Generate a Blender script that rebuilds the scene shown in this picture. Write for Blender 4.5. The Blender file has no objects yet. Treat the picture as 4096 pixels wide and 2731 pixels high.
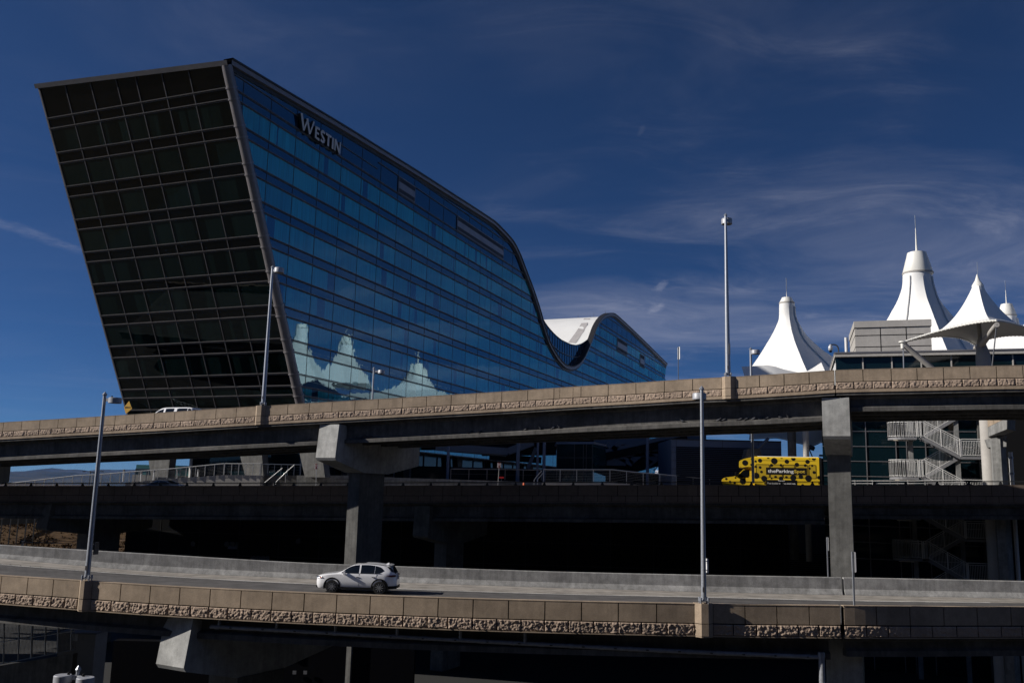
import bpy, math, random
from mathutils import Vector as V, Matrix, noise
random.seed(7)
SUN_E=5.0; SKY_S=.05; EXPO=0.0; SUNROT=math.radians(273)
AIR,DUST,OZ=1.0,.3,10.; CLOUD=.28; CLOUDCOL=(10.,10.2,12.2,1)
HAZE=1.3e-5
S=bpy.context.scene; COL=S.collection
R=math.radians
# ------------------------------------------------------------ camera geometry (metres; camera at the origin, +Y ahead)
FP=3660.; PITCH=math.atan(FP/22060); RC=.99970588; RS=.02425
CP,SP=math.cos(PITCH),math.sin(PITCH)
def ray(x,y):
    u=x-2048; v=y-1365.5
    a=u*RC+v*RS; b=u*RS-v*RC
    return V((a,FP*CP-b*SP,FP*SP+b*CP))
def P(x,y,Y):
    r=ray(x,y); return r*(Y/r.y)
def Zm(x0,y0,s): return lambda x,y:(x0+x/s,y0+y/s)
class Plane:                                # vertical plane through a point, running along a tangent
    def __init__(s,p,ang):
        s.p=V(p); s.t=V((math.cos(R(ang)),-math.sin(R(ang)),0)); s.n=V((-math.sin(R(ang)),-math.cos(R(ang)),0))
    def at(s,x,y,off=0):
        r=ray(x,y); k=(s.p+s.n*off).dot(s.n)/r.dot(s.n); return r*k
    def st(s,x,y):
        q=s.at(x,y); return (q-s.p).dot(s.t),q.z
    def pt(s,a,z,off=0):
        q=s.p+s.t*a+s.n*off; return V((q.x,q.y,z))
# ------------------------------------------------------------ object helpers
ORG={}
def put(o,label=None,cat=None,group=None,kind=None):
    if label:o['label']=label
    if cat:o['category']=cat
    if group:o['group']=group
    if kind:o['kind']=kind
    return o
def thing(name,loc,label,cat,group=None,rot=0):
    o=bpy.data.objects.new(name,None); COL.objects.link(o); o.location=loc; o.rotation_euler=(0,0,rot)
    o.empty_display_size=.3; ORG[o.name]=V(loc)
    return put(o,label,cat,group)
class MB:
    def __init__(s): s.v=[]; s.f=[]
    def add(s,vs,fs):
        n=len(s.v); s.v+=[V(q) for q in vs]; s.f+=[[i+n for i in f] for f in fs]; return s
    def poly(s,pts): return s.add(pts,[list(range(len(pts)))])
    def ob(s,o,a,b,c):
        o,a,b,c=V(o),V(a),V(b),V(c)
        if a.cross(b).dot(c)<0: a,b=b,a
        return s.add([o,o+a,o+a+b,o+b,o+c,o+a+c,o+a+b+c,o+b+c],[[3,2,1,0],[4,5,6,7],[0,1,5,4],[1,2,6,5],[2,3,7,6],[3,0,4,7]])
    def cb(s,c,hx,hy,hz,rz=0):
        X=V((math.cos(rz),math.sin(rz),0)); Y=V((-math.sin(rz),math.cos(rz),0)); Z=V((0,0,1))
        return s.ob(V(c)-X*hx-Y*hy-Z*hz,X*2*hx,Y*2*hy,Z*2*hz)
    def bar(s,p,q,w,h=None,up=(0,0,1)):
        p,q=V(p),V(q); d=(q-p).normalized(); h=h or w
        x=d.cross(V(up))
        if x.length<1e-4: x=d.cross(V((0,1,0)))
        x.normalize(); z=x.cross(d)
        return s.ob(p-x*w/2-z*h/2,q-p,x*w,z*h)
    def prism(s,pts,vec):
        n=len(pts); pts=[V(q) for q in pts]; vec=V(vec)
        return s.add(pts+[q+vec for q in pts],[list(range(n))[::-1],list(range(n,2*n))]+[[i,(i+1)%n,(i+1)%n+n,i+n] for i in range(n)])
    def tube(s,path,r,n=8,cap=True):
        path=[V(q) for q in path]; rs=r if isinstance(r,(list,tuple)) else [r]*len(path)
        rings=[]; x=None
        for i,p in enumerate(path):
            d=(path[min(i+1,len(path)-1)]-path[max(i-1,0)]).normalized()
            if x is None:
                x=d.cross(V((0,0,1)))
                if x.length<1e-3: x=d.cross(V((0,1,0)))
            else: x=x-d*x.dot(d)
            x.normalize(); y=d.cross(x)
            rings.append([p+(x*math.cos(2*math.pi*k/n)+y*math.sin(2*math.pi*k/n))*rs[i] for k in range(n)])
        vs=[q for rr in rings for q in rr]; fs=[]
        for i in range(len(path)-1):
            for k in range(n): fs.append([i*n+k,i*n+(k+1)%n,(i+1)*n+(k+1)%n,(i+1)*n+k])
        if cap: fs+=[list(range(n))[::-1],[(len(path)-1)*n+k for k in range(n)]]
        return s.add(vs,fs)
    def lathe(s,c,prof,n=24,axis='z',cap=True):
        c=V(c); vs=[]; fs=[]
        for r,z in prof:
            for k in range(n):
                a=2*math.pi*k/n; q=V((r*math.cos(a),r*math.sin(a),z))
                if axis=='y': q=V((q.x,q.z,-q.y)) 
                vs.append(c+q)
        m=len(prof)
        for i in range(m-1):
            for k in range(n): fs.append([i*n+k,i*n+(k+1)%n,(i+1)*n+(k+1)%n,(i+1)*n+k])
        if cap: fs+=[list(range(n))[::-1],[(m-1)*n+k for k in range(n)]]
        return s.add(vs,fs)
    def grid(s,G,flip=False):
        m,n=len(G),len(G[0]); vs=[q for row in G for q in row]; fs=[]
        for i in range(m-1):
            for j in range(n-1):
                f=[i*n+j,i*n+j+1,(i+1)*n+j+1,(i+1)*n+j]; fs.append(f[::-1] if flip else f)
        return s.add(vs,fs)
    def sheet(s,a,b,c,d): return s.add([a,b,c,d],[[0,1,2,3]])
    def build(s,name,mat,parent=None,smooth=None,local=False,label=None,kind=None,fix=False):
        me=bpy.data.meshes.new(name); o=bpy.data.objects.new(name,me); COL.objects.link(o)
        off=V((0,0,0))
        if parent is not None:
            o.parent=parent
            if not local: off=ORG[parent.name]
        me.from_pydata([q-off for q in s.v],[],s.f); me.materials.append(mat)
        if fix:
            import bmesh
            b=bmesh.new(); b.from_mesh(me); bmesh.ops.recalc_face_normals(b,faces=b.faces); b.to_mesh(me); b.free()
        if smooth:
            for p in me.polygons: p.use_smooth=True
            me.set_sharp_from_angle(angle=R(smooth))
        ORG[o.name]=off
        if label:o['label']=label
        if kind:o['kind']=kind
        return o
def dup(root,loc=None,rz=None,label=None,group=None):
    r=root.copy(); COL.objects.link(r)
    if loc is not None: r.location=loc
    if rz is not None: r.rotation_euler=(0,0,rz)
    if label: r['label']=label
    if group: r['group']=group
    for ch in list(root.children):
        c=ch.copy(); COL.objects.link(c); c.parent=r
        for g in list(ch.children):
            d=g.copy(); COL.objects.link(d); d.parent=c
    return r
def lerp(xs,ys,x):
    if x<=xs[0]: return ys[0]+(ys[1]-ys[0])*(x-xs[0])/(xs[1]-xs[0])
    for i in range(len(xs)-1):
        if x<=xs[i+1]: return ys[i]+(ys[i+1]-ys[i])*(x-xs[i])/(xs[i+1]-xs[i])
    return ys[-1]+(ys[-1]-ys[-2])*(x-xs[-1])/(xs[-1]-xs[-2])
def smooth_lerp(xs,ys):                      # monotone-ish cubic through points
    n=len(xs); m=[]
    for i in range(n):
        if i==0: m.append((ys[1]-ys[0])/(xs[1]-xs[0]))
        elif i==n-1: m.append((ys[-1]-ys[-2])/(xs[-1]-xs[-2]))
        else:
            a=(ys[i]-ys[i-1])/(xs[i]-xs[i-1]); b=(ys[i+1]-ys[i])/(xs[i+1]-xs[i]); m.append(0 if a*b<=0 else 2*a*b/(a+b))
    def f(x):
        if x<=xs[0]: return ys[0]+m[0]*(x-xs[0])
        if x>=xs[-1]: return ys[-1]+m[-1]*(x-xs[-1])
        for i in range(n-1):
            if x<=xs[i+1]:
                h=xs[i+1]-xs[i]; t=(x-xs[i])/h
                return ys[i]*(1+2*t)*(1-t)**2+h*m[i]*t*(1-t)**2+ys[i+1]*t*t*(3-2*t)+h*m[i+1]*t*t*(t-1)
    return f
def text_mb(txt,size,bold=0,extrude=0,origin=(0,0,0),ax=(1,0,0),az=(0,0,1),center=False,sx=1):
    cu=bpy.data.curves.new('lettering','FONT'); cu.body=txt; cu.size=size; cu.offset=bold; cu.extrude=extrude; cu.resolution_u=3
    o=bpy.data.objects.new('lettering',cu); COL.objects.link(o); bpy.context.view_layer.update()
    me=bpy.data.meshes.new_from_object(o.evaluated_get(bpy.context.evaluated_depsgraph_get()))
    ax,az=V(ax).normalized(),V(az).normalized(); ay=ax.cross(az)*-1
    w=max(v.co.x for v in me.vertices); x0=w/2 if center else 0
    m=MB(); m.add([V(origin)+ax*(v.co.x-x0)*sx+az*v.co.y-ay*v.co.z for v in me.vertices],[list(p.vertices) for p in me.polygons])
    bpy.data.objects.remove(o); bpy.data.curves.remove(cu); bpy.data.meshes.remove(me)
    return m,w*sx
# ------------------------------------------------------------ materials
class NT:
    def __init__(s,name):
        s.m=bpy.data.materials.new(name); s.m.use_nodes=True; s.t=s.m.node_tree; s.t.nodes.clear(); s.out=s.n('ShaderNodeOutputMaterial')
    def n(s,typ,**k):
        o=s.t.nodes.new(typ)
        for a,b in k.items():
            if a.startswith('i_'):
                key=a[2:]; key=int(key) if key.isdigit() else key.replace('_',' ')
                s.l(b,o.inputs[key])
            else: setattr(o,a,b)
        return o
    def l(s,a,b):
        if hasattr(a,'outputs'): a=a.outputs[0]
        if isinstance(a,bpy.types.NodeSocket): s.t.links.new(a,b)
        else: b.default_value=a
    def math(s,op,a,b=0,c=0,clamp=False):
        o=s.n('ShaderNodeMath',operation=op,use_clamp=clamp); s.l(a,o.inputs[0]); s.l(b,o.inputs[1]); s.l(c,o.inputs[2]); return o.outputs[0]
    def vm(s,op,a,b=None):
        o=s.n('ShaderNodeVectorMath',operation=op); s.l(a,o.inputs[0])
        if b is not None: s.l(b,o.inputs[1])
        return o.outputs['Value'] if op in('DOT_PRODUCT','LENGTH','DISTANCE') else o.outputs[0]
    def mix(s,f,a,b,bl='MIX'):
        o=s.n('ShaderNodeMix',data_type='RGBA',blend_type=bl); s.l(f,o.inputs[0]); s.l(a,o.inputs[6]); s.l(b,o.inputs[7]); return o.outputs[2]
    def ramp(s,f,a,b,lo=0.,hi=1.):
        o=s.n('ShaderNodeMapRange',clamp=True,interpolation_type='SMOOTHSTEP'); s.l(f,o.inputs[0]); s.l(a,o.inputs[1]); s.l(b,o.inputs[2]); s.l(lo,o.inputs[3]); s.l(hi,o.inputs[4]); return o.outputs[0]
    def noise(s,vec,scale,detail=4,rough=.55,dist=0):
        o=s.n('ShaderNodeTexNoise'); s.l(vec,o.inputs['Vector']); o.inputs['Scale'].default_value=scale; o.inputs['Detail'].default_value=detail
        o.inputs['Roughness'].default_value=rough; o.inputs['Distortion'].default_value=dist; return o.outputs[0]
    def pos(s): return s.n('ShaderNodeNewGeometry').outputs['Position']
    def obj(s): return s.n('ShaderNodeTexCoord').outputs['Object']
    def scale(s,v,xyz): return s.vm('MULTIPLY',v,xyz)
    def bsdf(s,col,rough=.6,metal=0,spec=.5,normal=None,coat=0,trans=0):
        o=s.n('ShaderNodeBsdfPrincipled'); s.l(col,o.inputs['Base Color']); s.l(rough,o.inputs['Roughness']); s.l(metal,o.inputs['Metallic'])
        s.l(spec,o.inputs['Specular IOR Level']); o.inputs['Coat Weight'].default_value=coat; o.inputs['Transmission Weight'].default_value=trans
        if normal is not None: s.l(normal,o.inputs['Normal'])
        s.t.links.new(o.outputs[0],s.out.inputs[0]); return o
    def bump(s,h,strength=.3,dist=.01):
        o=s.n('ShaderNodeBump'); o.inputs['Strength'].default_value=strength; o.inputs['Distance'].default_value=dist; s.l(h,o.inputs['Height']); return o.outputs[0]
def c4(c): return (c[0],c[1],c[2],1)
def simple(name,col,rough=.5,metal=0,spec=.5,var=.12,sc=3.,coat=0,local=True,emit=0):
    t=NT(name); v=t.obj() if local else t.pos()
    n=t.math('ADD',t.math('MULTIPLY',t.noise(v,sc,5),.6),t.math('MULTIPLY',t.noise(v,sc*9,3),.4))
    k=t.ramp(n,.25,.75,1-var,1+var)
    cc=t.mix(1.,c4(col),k,'MULTIPLY')
    b=t.bsdf(cc,t.ramp(n,.2,.8,max(0,rough-.08),min(1,rough+.08)),metal,spec,coat=coat)
    if emit: b.inputs['Emission Color'].default_value=c4(col); b.inputs['Emission Strength'].default_value=emit
    return t.m
def concrete(name,col,stain=.4,speck=.12,streak=1.,bumpd=.004,pits=.0):
    t=NT(name); p=t.pos()
    big=t.noise(p,.45,5,.6); mid=t.noise(p,2.2,6,.65); fine=t.noise(p,22,3,.7)
    st=t.noise(t.scale(p,(3.5,3.5,.22)),1.,5,.7); st2=t.noise(t.scale(p,(14,14,.5)),1.,3,.6)
    k=t.ramp(big,.3,.7,1-stain*.5,1+stain*.35)
    k=t.math('MULTIPLY',k,t.ramp(mid,.3,.7,1-stain*.35,1+stain*.25))
    k=t.math('MULTIPLY',k,t.ramp(st,.35,.72,1+.1*streak,1-.45*stain*streak))
    k=t.math('MULTIPLY',k,t.ramp(st2,.6,.8,1,1+.35*stain*streak))
    k=t.math('MULTIPLY',k,t.ramp(fine,.3,.7,1-speck,1+speck))
    cc=t.mix(1.,c4(col),k,'MULTIPLY')
    t.bsdf(cc,.85,0,.25,t.bump(t.math('ADD',fine,t.math('MULTIPLY',mid,2.)),.5,bumpd))
    return t.m
M={}
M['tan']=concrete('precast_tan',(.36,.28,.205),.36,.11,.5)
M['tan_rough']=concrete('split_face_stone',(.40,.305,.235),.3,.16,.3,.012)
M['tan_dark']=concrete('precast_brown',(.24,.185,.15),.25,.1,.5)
M['joint']=simple('joint_sealant',(.012,.010,.009),.9,0,.05)
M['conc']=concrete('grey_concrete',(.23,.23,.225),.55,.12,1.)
M['conc_dark']=concrete('weathered_shaded_concrete',(.115,.11,.105),.6,.12,1.)  # stained concrete, base darkened to put under-deck shade into the colour
M['pier_shaded']=concrete('shaded_pier_concrete',(.13,.128,.122),.5,.1,.9,.006)  # pier concrete with cast shade put into a darker base colour
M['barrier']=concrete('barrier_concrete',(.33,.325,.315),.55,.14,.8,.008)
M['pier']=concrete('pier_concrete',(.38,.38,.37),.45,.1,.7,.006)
M['galv']=simple('galvanised_steel',(.34,.36,.40),.42,.45,.5,.18,14)
M['lampgrey']=simple('lamp_grey_paint',(.36,.37,.40),.45,.1,.5,.06)
M['black']=simple('black_plastic',(.009,.009,.010),.6,0,.15)
M['rubber']=simple('tyre_rubber',(.014,.014,.015),.8)
M['lens']=simple('lamp_lens',(.16,.15,.13),.25)
M['white']=simple('white_fabric',(.80,.80,.79),.55,0,.3,.04,.35,local=False)
M['whitecap']=simple('white_cap_shell',(.80,.79,.74),.45,0,.4,.03,.5)
M['rail']=simple('brushed_steel_rail',(.60,.60,.60),.35,.35)
M['raildark']=simple('dark_rail_paint',(.035,.037,.04),.5)
M['dglass']=simple('dark_glass',(.004,.013,.018),.05,0,.35,.1,.3)
M['tglass']=simple('balustrade_glass',(.10,.26,.27),.06,0,.9,.05,.3)
M['bluepanel']=simple('blue_grey_panel',(.10,.13,.20),.5,.2,.4,.06,.6)
M['louvre']=simple('louvre_slat',(.055,.065,.09),.5,.3)
M['steel']=simple('painted_truss_steel',(.10,.12,.16),.5,.3)
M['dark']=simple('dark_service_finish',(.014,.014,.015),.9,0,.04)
M['pitch']=simple('shaded_service_wall',(.006,.006,.008),.9,0,.03)  # near-black colour stands for the shade on the wall below the ramp
M['rende']=simple('end_wall_mullion',(.085,.08,.083),.5,.2,.3,.1,.8)
M['raild']=simple('bronze_mullion',(.13,.12,.125),.45,.3,.4,.1,.8)
M['trim']=simple('aluminium_trim',(.24,.23,.24),.38,.5,.5,.12,.8)
M['column']=simple('aluminium_corner_cladding',(.20,.185,.19),.42,.45,.5,.12,.6)
M['fascia']=simple('roof_fascia_metal',(.20,.20,.22),.4,.2)
M['cap']=simple('roof_edge_metal',(.075,.075,.085),.4,.4)
M['capdark']=simple('roof_edge_dark',(.02,.02,.024),.5)
M['beige']=concrete('beige_terminal_panel',(.42,.40,.375),.16,.05,.4)
M['pipe']=simple('pipe_grey',(.30,.31,.34),.45,.2,.5,.25,6)
M['stairwhite']=simple('stair_white_paint',(.72,.71,.69),.45,0,.4,.06,6)
M['stairgrey']=simple('stair_grey_paint',(.20,.20,.21),.55)
M['pigeon']=simple('pigeon_feathers',(.05,.052,.06),.7,0,.3,.5,18)
M['yellow']=simple('bus_yellow',(.86,.58,.03),.3,0,.5,.03,1,coat=.4)
M['spot']=simple('bus_black_spots',(.012,.012,.014),.35,0,.5,.05)
M['txtw']=simple('white_lettering',(.8,.8,.8),.5)
M['txty']=simple('yellow_lettering',(.72,.50,.06),.5)
M['signyellow']=simple('sign_yellow',(.55,.30,.01),.5)
M['signwhite']=simple('sign_white',(.7,.7,.7),.5)
M['signred']=simple('sign_red',(.45,.02,.02),.5)
M['signgrey']=simple('sign_back_aluminium',(.20,.20,.215),.5,.2)
M['carwhite']=simple('white_car_paint',(.88,.88,.90),.22,0,.5,.01,1,coat=.7)
M['carsilver']=simple('silver_car_paint',(.62,.64,.67),.22,.25,.5,.02,1,coat=.6)
M['carglass']=simple('car_glass',(.006,.008,.010),.03,0,.9,.05)
M['chrome']=simple('chrome_trim',(.6,.62,.66),.15,.9)
M['rimdark']=simple('gunmetal_rim',(.05,.05,.055),.3,.7)
M['taillight']=simple('red_tail_lamp',(.09,.006,.008),.2)
M['amber']=simple('amber_lamp',(.75,.16,.02),.2)
M['orange']=simple('cone_orange',(.75,.13,.03),.5)
def mk_ground():
    t=NT('dry_plain'); p=t.pos()
    n=t.noise(p,.02,6,.6); n2=t.noise(p,.6,5,.7)
    k=t.math('MULTIPLY',t.ramp(n,.3,.7,.7,1.2),t.ramp(n2,.3,.7,.75,1.2))
    t.bsdf(t.mix(1.,(.10,.077,.052,1),k,'MULTIPLY'),.95,0,.1); return t.m
M['ground']=mk_ground()
M['yard']=simple('shaded_yard_asphalt',(.02,.02,.02),.9,local=False)  # asphalt darkened further, shade below the ramps put into its colour
def mk_asphalt(name,col,gr):
    t=NT(name); p=t.pos()
    a=t.noise(p,1.1,6,.6); b=t.noise(p,40,2,.6); tr=t.noise(t.scale(p,(.08,1.6,1)),1.,4,.5)
    k=t.math('MULTIPLY',t.ramp(a,.3,.7,1-gr,1+gr),t.ramp(b,.3,.7,.86,1.14)); k=t.math('MULTIPLY',k,t.ramp(tr,.35,.65,.86,1.12))
    t.bsdf(t.mix(1.,c4(col),k,'MULTIPLY'),.9,0,.2,t.bump(b,.4,.006)); return t.m
M['asphalt']=mk_asphalt('road_asphalt',(.105,.10,.098),.16)
M['shoulder']=mk_asphalt('road_shoulder_concrete',(.30,.275,.245),.22)
M['paint']=mk_asphalt('lane_paint',(.70,.69,.66),.2)
def mk_mount():
    t=NT('mountain_rock'); p=t.pos(); n=t.noise(p,.002,8,.65)
    sn=t.math('MULTIPLY',t.ramp(t.math('ADD',t.n('ShaderNodeSeparateXYZ',i_0=p).outputs[2],t.math('MULTIPLY',n,160)),345,390),1)
    t.bsdf(t.mix(sn,t.mix(t.ramp(n,.3,.7),(.028,.040,.045,1),(.07,.07,.065,1)),(.75,.75,.78,1)),.95,0,.1); return t.m
M['mount']=mk_mount()
def mk_grass():
    t=NT('dry_hill_grass'); p=t.pos()
    n=t.noise(p,.35,6,.65); m=t.noise(p,3.,5,.7)
    t.bsdf(t.mix(t.ramp(m,.3,.7),t.mix(t.ramp(n,.35,.65),(.06,.035,.018,1),(.12,.072,.036,1)),(.04,.026,.014,1)),.95,0,.1); return t.m
M['grass']=mk_grass()
# ------------------------------------------------------------ sun, sky, camera
TOSUN_AZ=(-.9932,-.1165); EL=R(28.)
sd=V((TOSUN_AZ[0]*math.cos(EL),TOSUN_AZ[1]*math.cos(EL),math.sin(EL)))
sl=bpy.data.lights.new('sun','SUN'); sl.energy=SUN_E; sl.angle=R(.5); sl.color=(1.,.945,.87)
so=bpy.data.objects.new('sun',sl); COL.objects.link(so); so.rotation_euler=sd.to_track_quat('Z','Y').to_euler(); so.location=(-60,0,90)
W=bpy.data.worlds.new('World'); S.world=W; W.use_nodes=True
def mk_world():
    t=NT.__new__(NT); t.t=W.node_tree; t.t.nodes.clear(); t.out=t.n('ShaderNodeOutputWorld')
    sky=t.n('ShaderNodeTexSky',sky_type='NISHITA',sun_disc=False,sun_elevation=EL,sun_rotation=SUNROT,altitude=5000,air_density=AIR,dust_density=DUST,ozone_density=OZ)
    g=t.n('ShaderNodeTexCoord').outputs['Generated']
    sx=t.n('ShaderNodeSeparateXYZ',i_0=g)
    zz=t.math('MAXIMUM',sx.outputs[2],.03)
    u=t.math('DIVIDE',sx.outputs[0],zz); v=t.math('DIVIDE',sx.outputs[1],zz)      # cloud deck at unit height
    pl=t.n('ShaderNodeCombineXYZ',i_0=u,i_1=v).outputs[0]
    warp=t.noise(pl,.35,3,.5)
    rot=t.n('ShaderNodeMapping',vector_type='POINT'); t.l(pl,rot.inputs[0]); rot.inputs['Rotation'].default_value=(0,0,R(-24)); rot.inputs['Scale'].default_value=(.30,.50,1)
    q=t.vm('ADD',rot.outputs[0],t.n('ShaderNodeCombineXYZ',i_0=0.,i_1=t.math('MULTIPLY',warp,1.5)).outputs[0])
    n1=t.noise(q,1.05,10,.58,.5); n2=t.noise(q,3.6,8,.66,.8); big=t.noise(pl,.16,3,.5)
    # the cloud bank lies to the right of the view axis
    msk=t.ramp(t.math('ADD',u,t.math('MULTIPLY',v,.06)),-1.3,.9,.15,1.)
    msk=t.math('MULTIPLY',msk,t.ramp(big,.3,.6,.5,1.))
    c=t.math('ADD',t.ramp(n1,.41,.76),t.math('MULTIPLY',t.ramp(n2,.45,.85),t.ramp(n1,.35,.6)))
    c=t.math('MULTIPLY',t.math('MULTIPLY',c,msk),CLOUD)
    def pl_of(x,y):
        r=ray(x,y); return V((r.x/r.z,r.y/r.z,0))
    # vapour trail
    A,B=pl_of(-60,868),pl_of(330,1008); d=(B-A).normalized(); nn=V((-d.y,d.x,0)); L=(B-A).length
    rel=t.vm('SUBTRACT',pl,tuple(A)); wob=t.noise(pl,9.,5,.6)
    al=t.vm('DOT_PRODUCT',rel,tuple(d)); ac=t.math('ADD',t.vm('DOT_PRODUCT',rel,tuple(nn)),t.math('MULTIPLY',t.math('SUBTRACT',wob,.5),.16))
    tr=t.ramp(t.math('ABSOLUTE',ac),.012,.085,1.,0.)
    tr=t.math('MULTIPLY',tr,t.math('MULTIPLY',t.ramp(al,-1.,0.),t.ramp(al,L*.8,L*1.15,1.,0.)))
    tr=t.math('MULTIPLY',tr,t.ramp(t.noise(pl,14.,5,.7),.3,.7,.3,1.))
    c=t.math('ADD',c,t.math('MULTIPLY',tr,.1))
    for (x,y,r,k) in ((2640,1146,.20,.15),(2622,1236,.27,.15),(2566,522,.06,.03)):
        b=pl_of(x,y); dd=t.vm('SUBTRACT',pl,tuple(b)); dd=t.scale(dd,(4.2,1.,1))
        dd=t.math('ADD',t.vm('LENGTH',dd),t.math('MULTIPLY',t.math('SUBTRACT',t.noise(t.scale(pl,(4.2,1.,1)),4.5,6,.75),.5),r*1.7))
        c=t.math('ADD',c,t.math('MULTIPLY',t.ramp(dd,r*.1,r*.75,1.,0.),k))
    c=t.math('MINIMUM',t.math('MULTIPLY',c,t.ramp(sx.outputs[2],.02,.09)),.8)
    col=t.mix(c,sky.outputs[0],CLOUDCOL)
    bg=t.n('ShaderNodeBackground'); t.l(col,bg.inputs[0]); bg.inputs[1].default_value=SKY_S
    t.t.links.new(bg.outputs[0],t.out.inputs[0])
mk_world()
cd=bpy.data.cameras.new('camera'); cam=bpy.data.objects.new('camera',cd); COL.objects.link(cam); S.camera=cam
cd.sensor_width=36; cd.lens=FP/4096*36; cd.clip_start=.1; cd.clip_end=60000
Fv=V((0,CP,SP)); Uv=V((0,-SP,CP)); Rv=V((1,0,0))
cx=Rv*RC+Uv*RS; cy=Uv*RC-Rv*RS; cz=-Fv
cam.matrix_world=Matrix(((cx.x,cy.x,cz.x,0),(cx.y,cy.y,cz.y,0),(cx.z,cy.z,cz.z,0),(0,0,0,1)))
S.view_settings.view_transform='Standard'; S.view_settings.look='None'; S.view_settings.exposure=EXPO; S.view_settings.gamma=1
S.cycles.max_bounces=4; S.cycles.diffuse_bounces=2; S.cycles.glossy_bounces=3; S.cycles.transmission_bounces=1; S.cycles.transparent_max_bounces=4
S.cycles.sample_clamp_indirect=6
# ------------------------------------------------------------ terrain
GZ=-16.
yd=MB(); yd.poly([(-140,-3,GZ+.02),(160,-3,GZ+.02),(160,112,GZ+.02),(-140,112,GZ+.02)]); put(yd.build('yard_pavement',M['yard']),kind='structure')
m=MB(); m.poly([(-30000,-2000,GZ),(30000,-2000,GZ),(30000,40000,GZ),(-30000,40000,GZ)]); put(m.build('ground',M['ground']),kind='structure')
# distant foothills (front range): ridge heightfield
zl=Zm(0,1780,2.352)
ridge=[zl(*q) for q in [(-900,250),(-400,240),(-100,228),(200,262),(345,238),(400,226),(462,214),(540,224),(600,229),(690,229),(760,234),(820,244),(900,240),(970,236),(1080,236),(1180,231),(1260,228),(1330,226),(1420,232),(1900,226),(2600,236),(3600,222),(5200,240),(9000,226)]]
def mountain(name,Y,dy,seed):
    G=[]; xs=[x for x,y in ridge]; ys=[y for x,y in ridge]; n=420
    for i in range(n+1):
        x=ridge[0][0]+(ridge[-1][0]-ridge[0][0])*i/n; y=lerp(xs,ys,x)+dy; top=P(x,y,Y)
        row=[]
        for k in range(9):
            f=k/8; z=GZ+(top.z-GZ)*f**.8
            q=V((top.x,Y-2600*(1-f),z)); nz=noise.fractal(V((q.x*.0009+seed,q.y*.0009,f*2)),1.,2.,5)
            q.z+=(nz*55 if 0<k<8 else (abs(nz)*16 if k==8 else 0)); q.y+=nz*300; row.append(q)
        row.append(V((top.x,Y+2500,GZ))); G.append(row)
    b=MB().grid(G,True); put(b.build(name,M['mount'],smooth=60),kind='structure')
mountain('mountains',15000,0,3.3); mountain('foothills',10500,14,8.1)
# ------------------------------------------------------------ elevated ramps
class Line:                                  # parapet outer top edge, parameterised by photo x
    def __init__(s,pts,Ys):
        s.fy=smooth_lerp([p[0] for p in pts],[p[1] for p in pts]); s.fY=smooth_lerp([p[0] for p in Ys],[p[1] for p in Ys])
    def p(s,x): return P(x,s.fy(x),s.fY(x))
    def fr(s,x):
        a,b=s.p(x-30),s.p(x+30); t=b-a; tt=V((t.x,t.y,0)).normalized(); return s.p(x),tt,V((tt.y,-tt.x,0))
    def q(s,x,o,z):                          # o = outwards (towards the viewer), z = down from the top
        p,t,n=s.fr(x); return p+n*o+V((0,0,z))
def sweep(mb,ln,x0,x1,prof,step=60,caps=True):
    k=max(1,int(abs(x1-x0)/step)); n=len(prof); vs=[]; fs=[]
    for i in range(k+1):
        x=x0+(x1-x0)*i/k; p,t,nn=ln.fr(x)
        for o,z in prof: vs.append(p+nn*o+V((0,0,z)))
    for i in range(k):
        for j in range(n): fs.append([i*n+j,(i+1)*n+j,(i+1)*n+(j+1)%n,i*n+(j+1)%n])
    if caps: fs+=[list(range(n)),[k*n+j for j in range(n)][::-1]]
    mb.add(vs,fs)
def rough_band(mb,ln,x0,x1,z0,z1,amp,cell,seed,deep=0):
    L=(ln.p(x1)-ln.p(x0)).length; nx=max(3,int(L/cell)); nz=max(3,int((z0-z1)/cell)); G=[]
    for i in range(nx+1):
        fx=i/nx; p,t,n=ln.fr(x0+(x1-x0)*fx); row=[]; 
        for j in range(nz+1):
            fz=j/nz; z=z0+(z1-z0)*fz
            s=V((fx*L+seed*17.3,z*1.15,seed*3.1))
            h=noise.ridged_multi_fractal(s*3.4,.9,2.1,5,.9,2.0)*.34+noise.fractal(s*9.,.7,2.1,4)*.55+noise.noise(s*1.6)*.35
            e=min(1.,.25+min(fx,1-fx)*L/.04,.25+min(fz,1-fz)*(z0-z1)/.03)
            row.append(p+n*((h-.1)*amp*e+(.012+amp*.35)*e-.02)+V((0,0,z)))
        G.append(row)
    mb.grid(G,True)
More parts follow.
